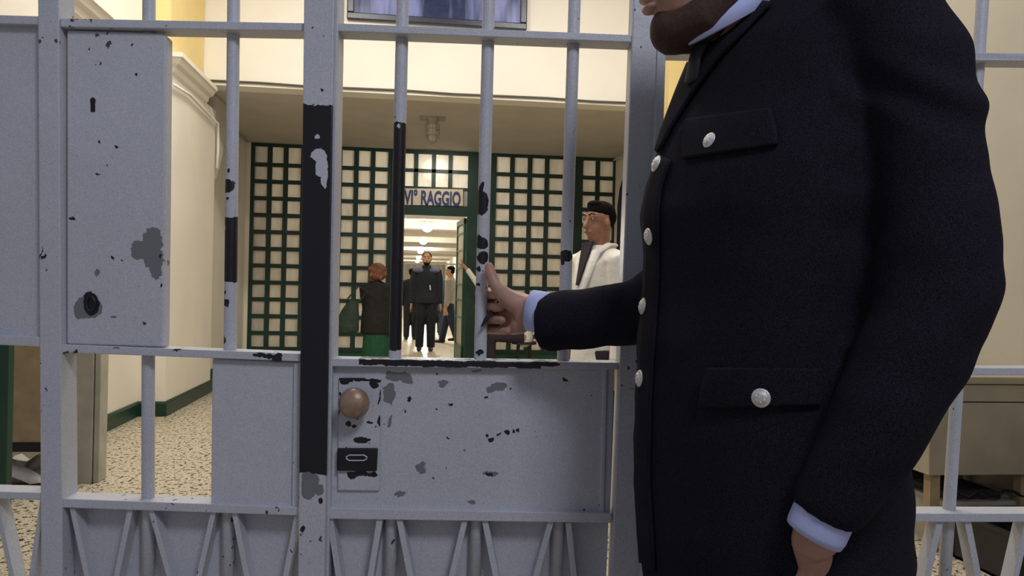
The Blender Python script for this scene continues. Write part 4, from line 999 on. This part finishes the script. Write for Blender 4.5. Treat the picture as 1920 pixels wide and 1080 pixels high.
bm = BM(); tube(bm, [at(1046, 595, 1.385), at(1030, 590, 1.39), at(1012, 585, 1.398), at(985+10, 582, 1.405)], [(.034, .0375), (.034, .0375), (.033, .037), (.031, .0365)], 24, side=f0); obj('shirt_cuff', bm, M_['shirt'], body, smooth=True)
bm = BM(); tube(bm, [at(1556, 935, .922), at(1541, 972, .925), at(1532, 992, .927), at(1526, 1003, .928)], [.033, .0345, .0345, .033], 24); obj('shirt_cuff', bm, M_['shirt'], body, smooth=True)
# trousers, shoes, hair, beard, eyes
bm = BM()
tube(bm, [cen(1030), cen(1130), cen(1175)], [(.175, .125), (.18, .13), (.17, .12)], 24, side=sdir)
sh = []
for s in (1, -1):
    hipp = hipc + sdir*(.092*s); hipp.z = .84; an = hipp.copy(); an.z = .10; an += fdir*(.05 if s < 0 else -.05); kn = (hipp+an)/2+fdir*.02
    tube(bm, [hipp, (hipp+kn)/2, kn, (kn+an)/2, an-u0*.04], [.105, .1, .085, .08, .078], 20)
    sh.append(an)
obj('trousers', fuse(bm, .009, 5), M_['wool'], body)
for an in sh:
    bm = BM(); tube(bm, [an-fdir*.035-u0*.045, an+fdir*.05-u0*.052, an+fdir*.13-u0*.062, an+fdir*.19-u0*.068], [(.045, .05), (.047, .045), (.048, .036), (.04, .028)], 16, cap=True, side=sdir); obj('shoe', bm, M_['black'], body, smooth=True)
bm = BM(); ell(bm, hd_(1368, -125), 122*sc, 98*sc, 108*sc, (hx, hside, hup), 24); ell(bm, hd_(1420, -70), 66*sc, 84*sc, 84*sc, (hx, hside, hup), 20)
obj('hair', fuse(bm, .006, 3), M_['hair_black'], body)
bm = BM(); ell(bm, hd_(1264, 54), 46*sc, 46*sc, 46*sc, (hx, hside, hup), 20)
for s in (1, -1):
    tube(bm, [hd_(1262, 60)+hside*(18*sc*s), hd_(1308, 48)+hside*(46*sc*s), hd_(1345, 0)+hside*(72*sc*s), hd_(1350, -50)+hside*(82*sc*s)], [.028, .034, .026, .012], 12, cap=True)
tube(bm, [hd_(1262, 60), hd_(1300, 50), hd_(1335, 20)], [(.034, .040), (.036, .056), (.034, .060)], 12, cap=True, side=hup)
obj('beard', fuse(bm, .004, 4), mat('shaded_brown_stubble', (.055, .026, .016), .8, var=.35, vs=300), body)  # stubble on the jaw, its dark colour also carries the face's shade
for s in (1, -1):
    bm = BM(); ell(bm, hd_(1232, -78)+hside*(36*sc*s), 9*sc, 15*sc, 8*sc, (hx, hside, hup), 12); e = obj('eye', bm, M_['eye'], body, smooth=True)
    bm = BM(); tube(bm, [hd_(1222, -104)+hside*(16*sc*s), hd_(1219, -110)+hside*(36*sc*s), hd_(1236, -104)+hside*(56*sc*s)], 4*sc, 8, cap=True); obj('eyebrow', bm, M_['hair_black'], body, smooth=True)
# keys held in the fist
kt = thing('key', tuple(at(908, 600, 1.44)), 'dark flat key poking out of the officer\'s fist beside the gate bar', 'key')
bm = BM(); prism(bm, [at(901, 613, 1.437), at(906, 612, 1.437), at(926, 588, 1.437), at(918, 584, 1.437), at(908, 596, 1.437)], f0*.003); obj('key_blade', bm, M_['black'], kt)
bm = BM(); tube(bm, [at(918, 586, 1.44), at(940, 560, 1.442)], .003, 8, cap=True); obj('key_shaft', bm, M_['black'], kt)
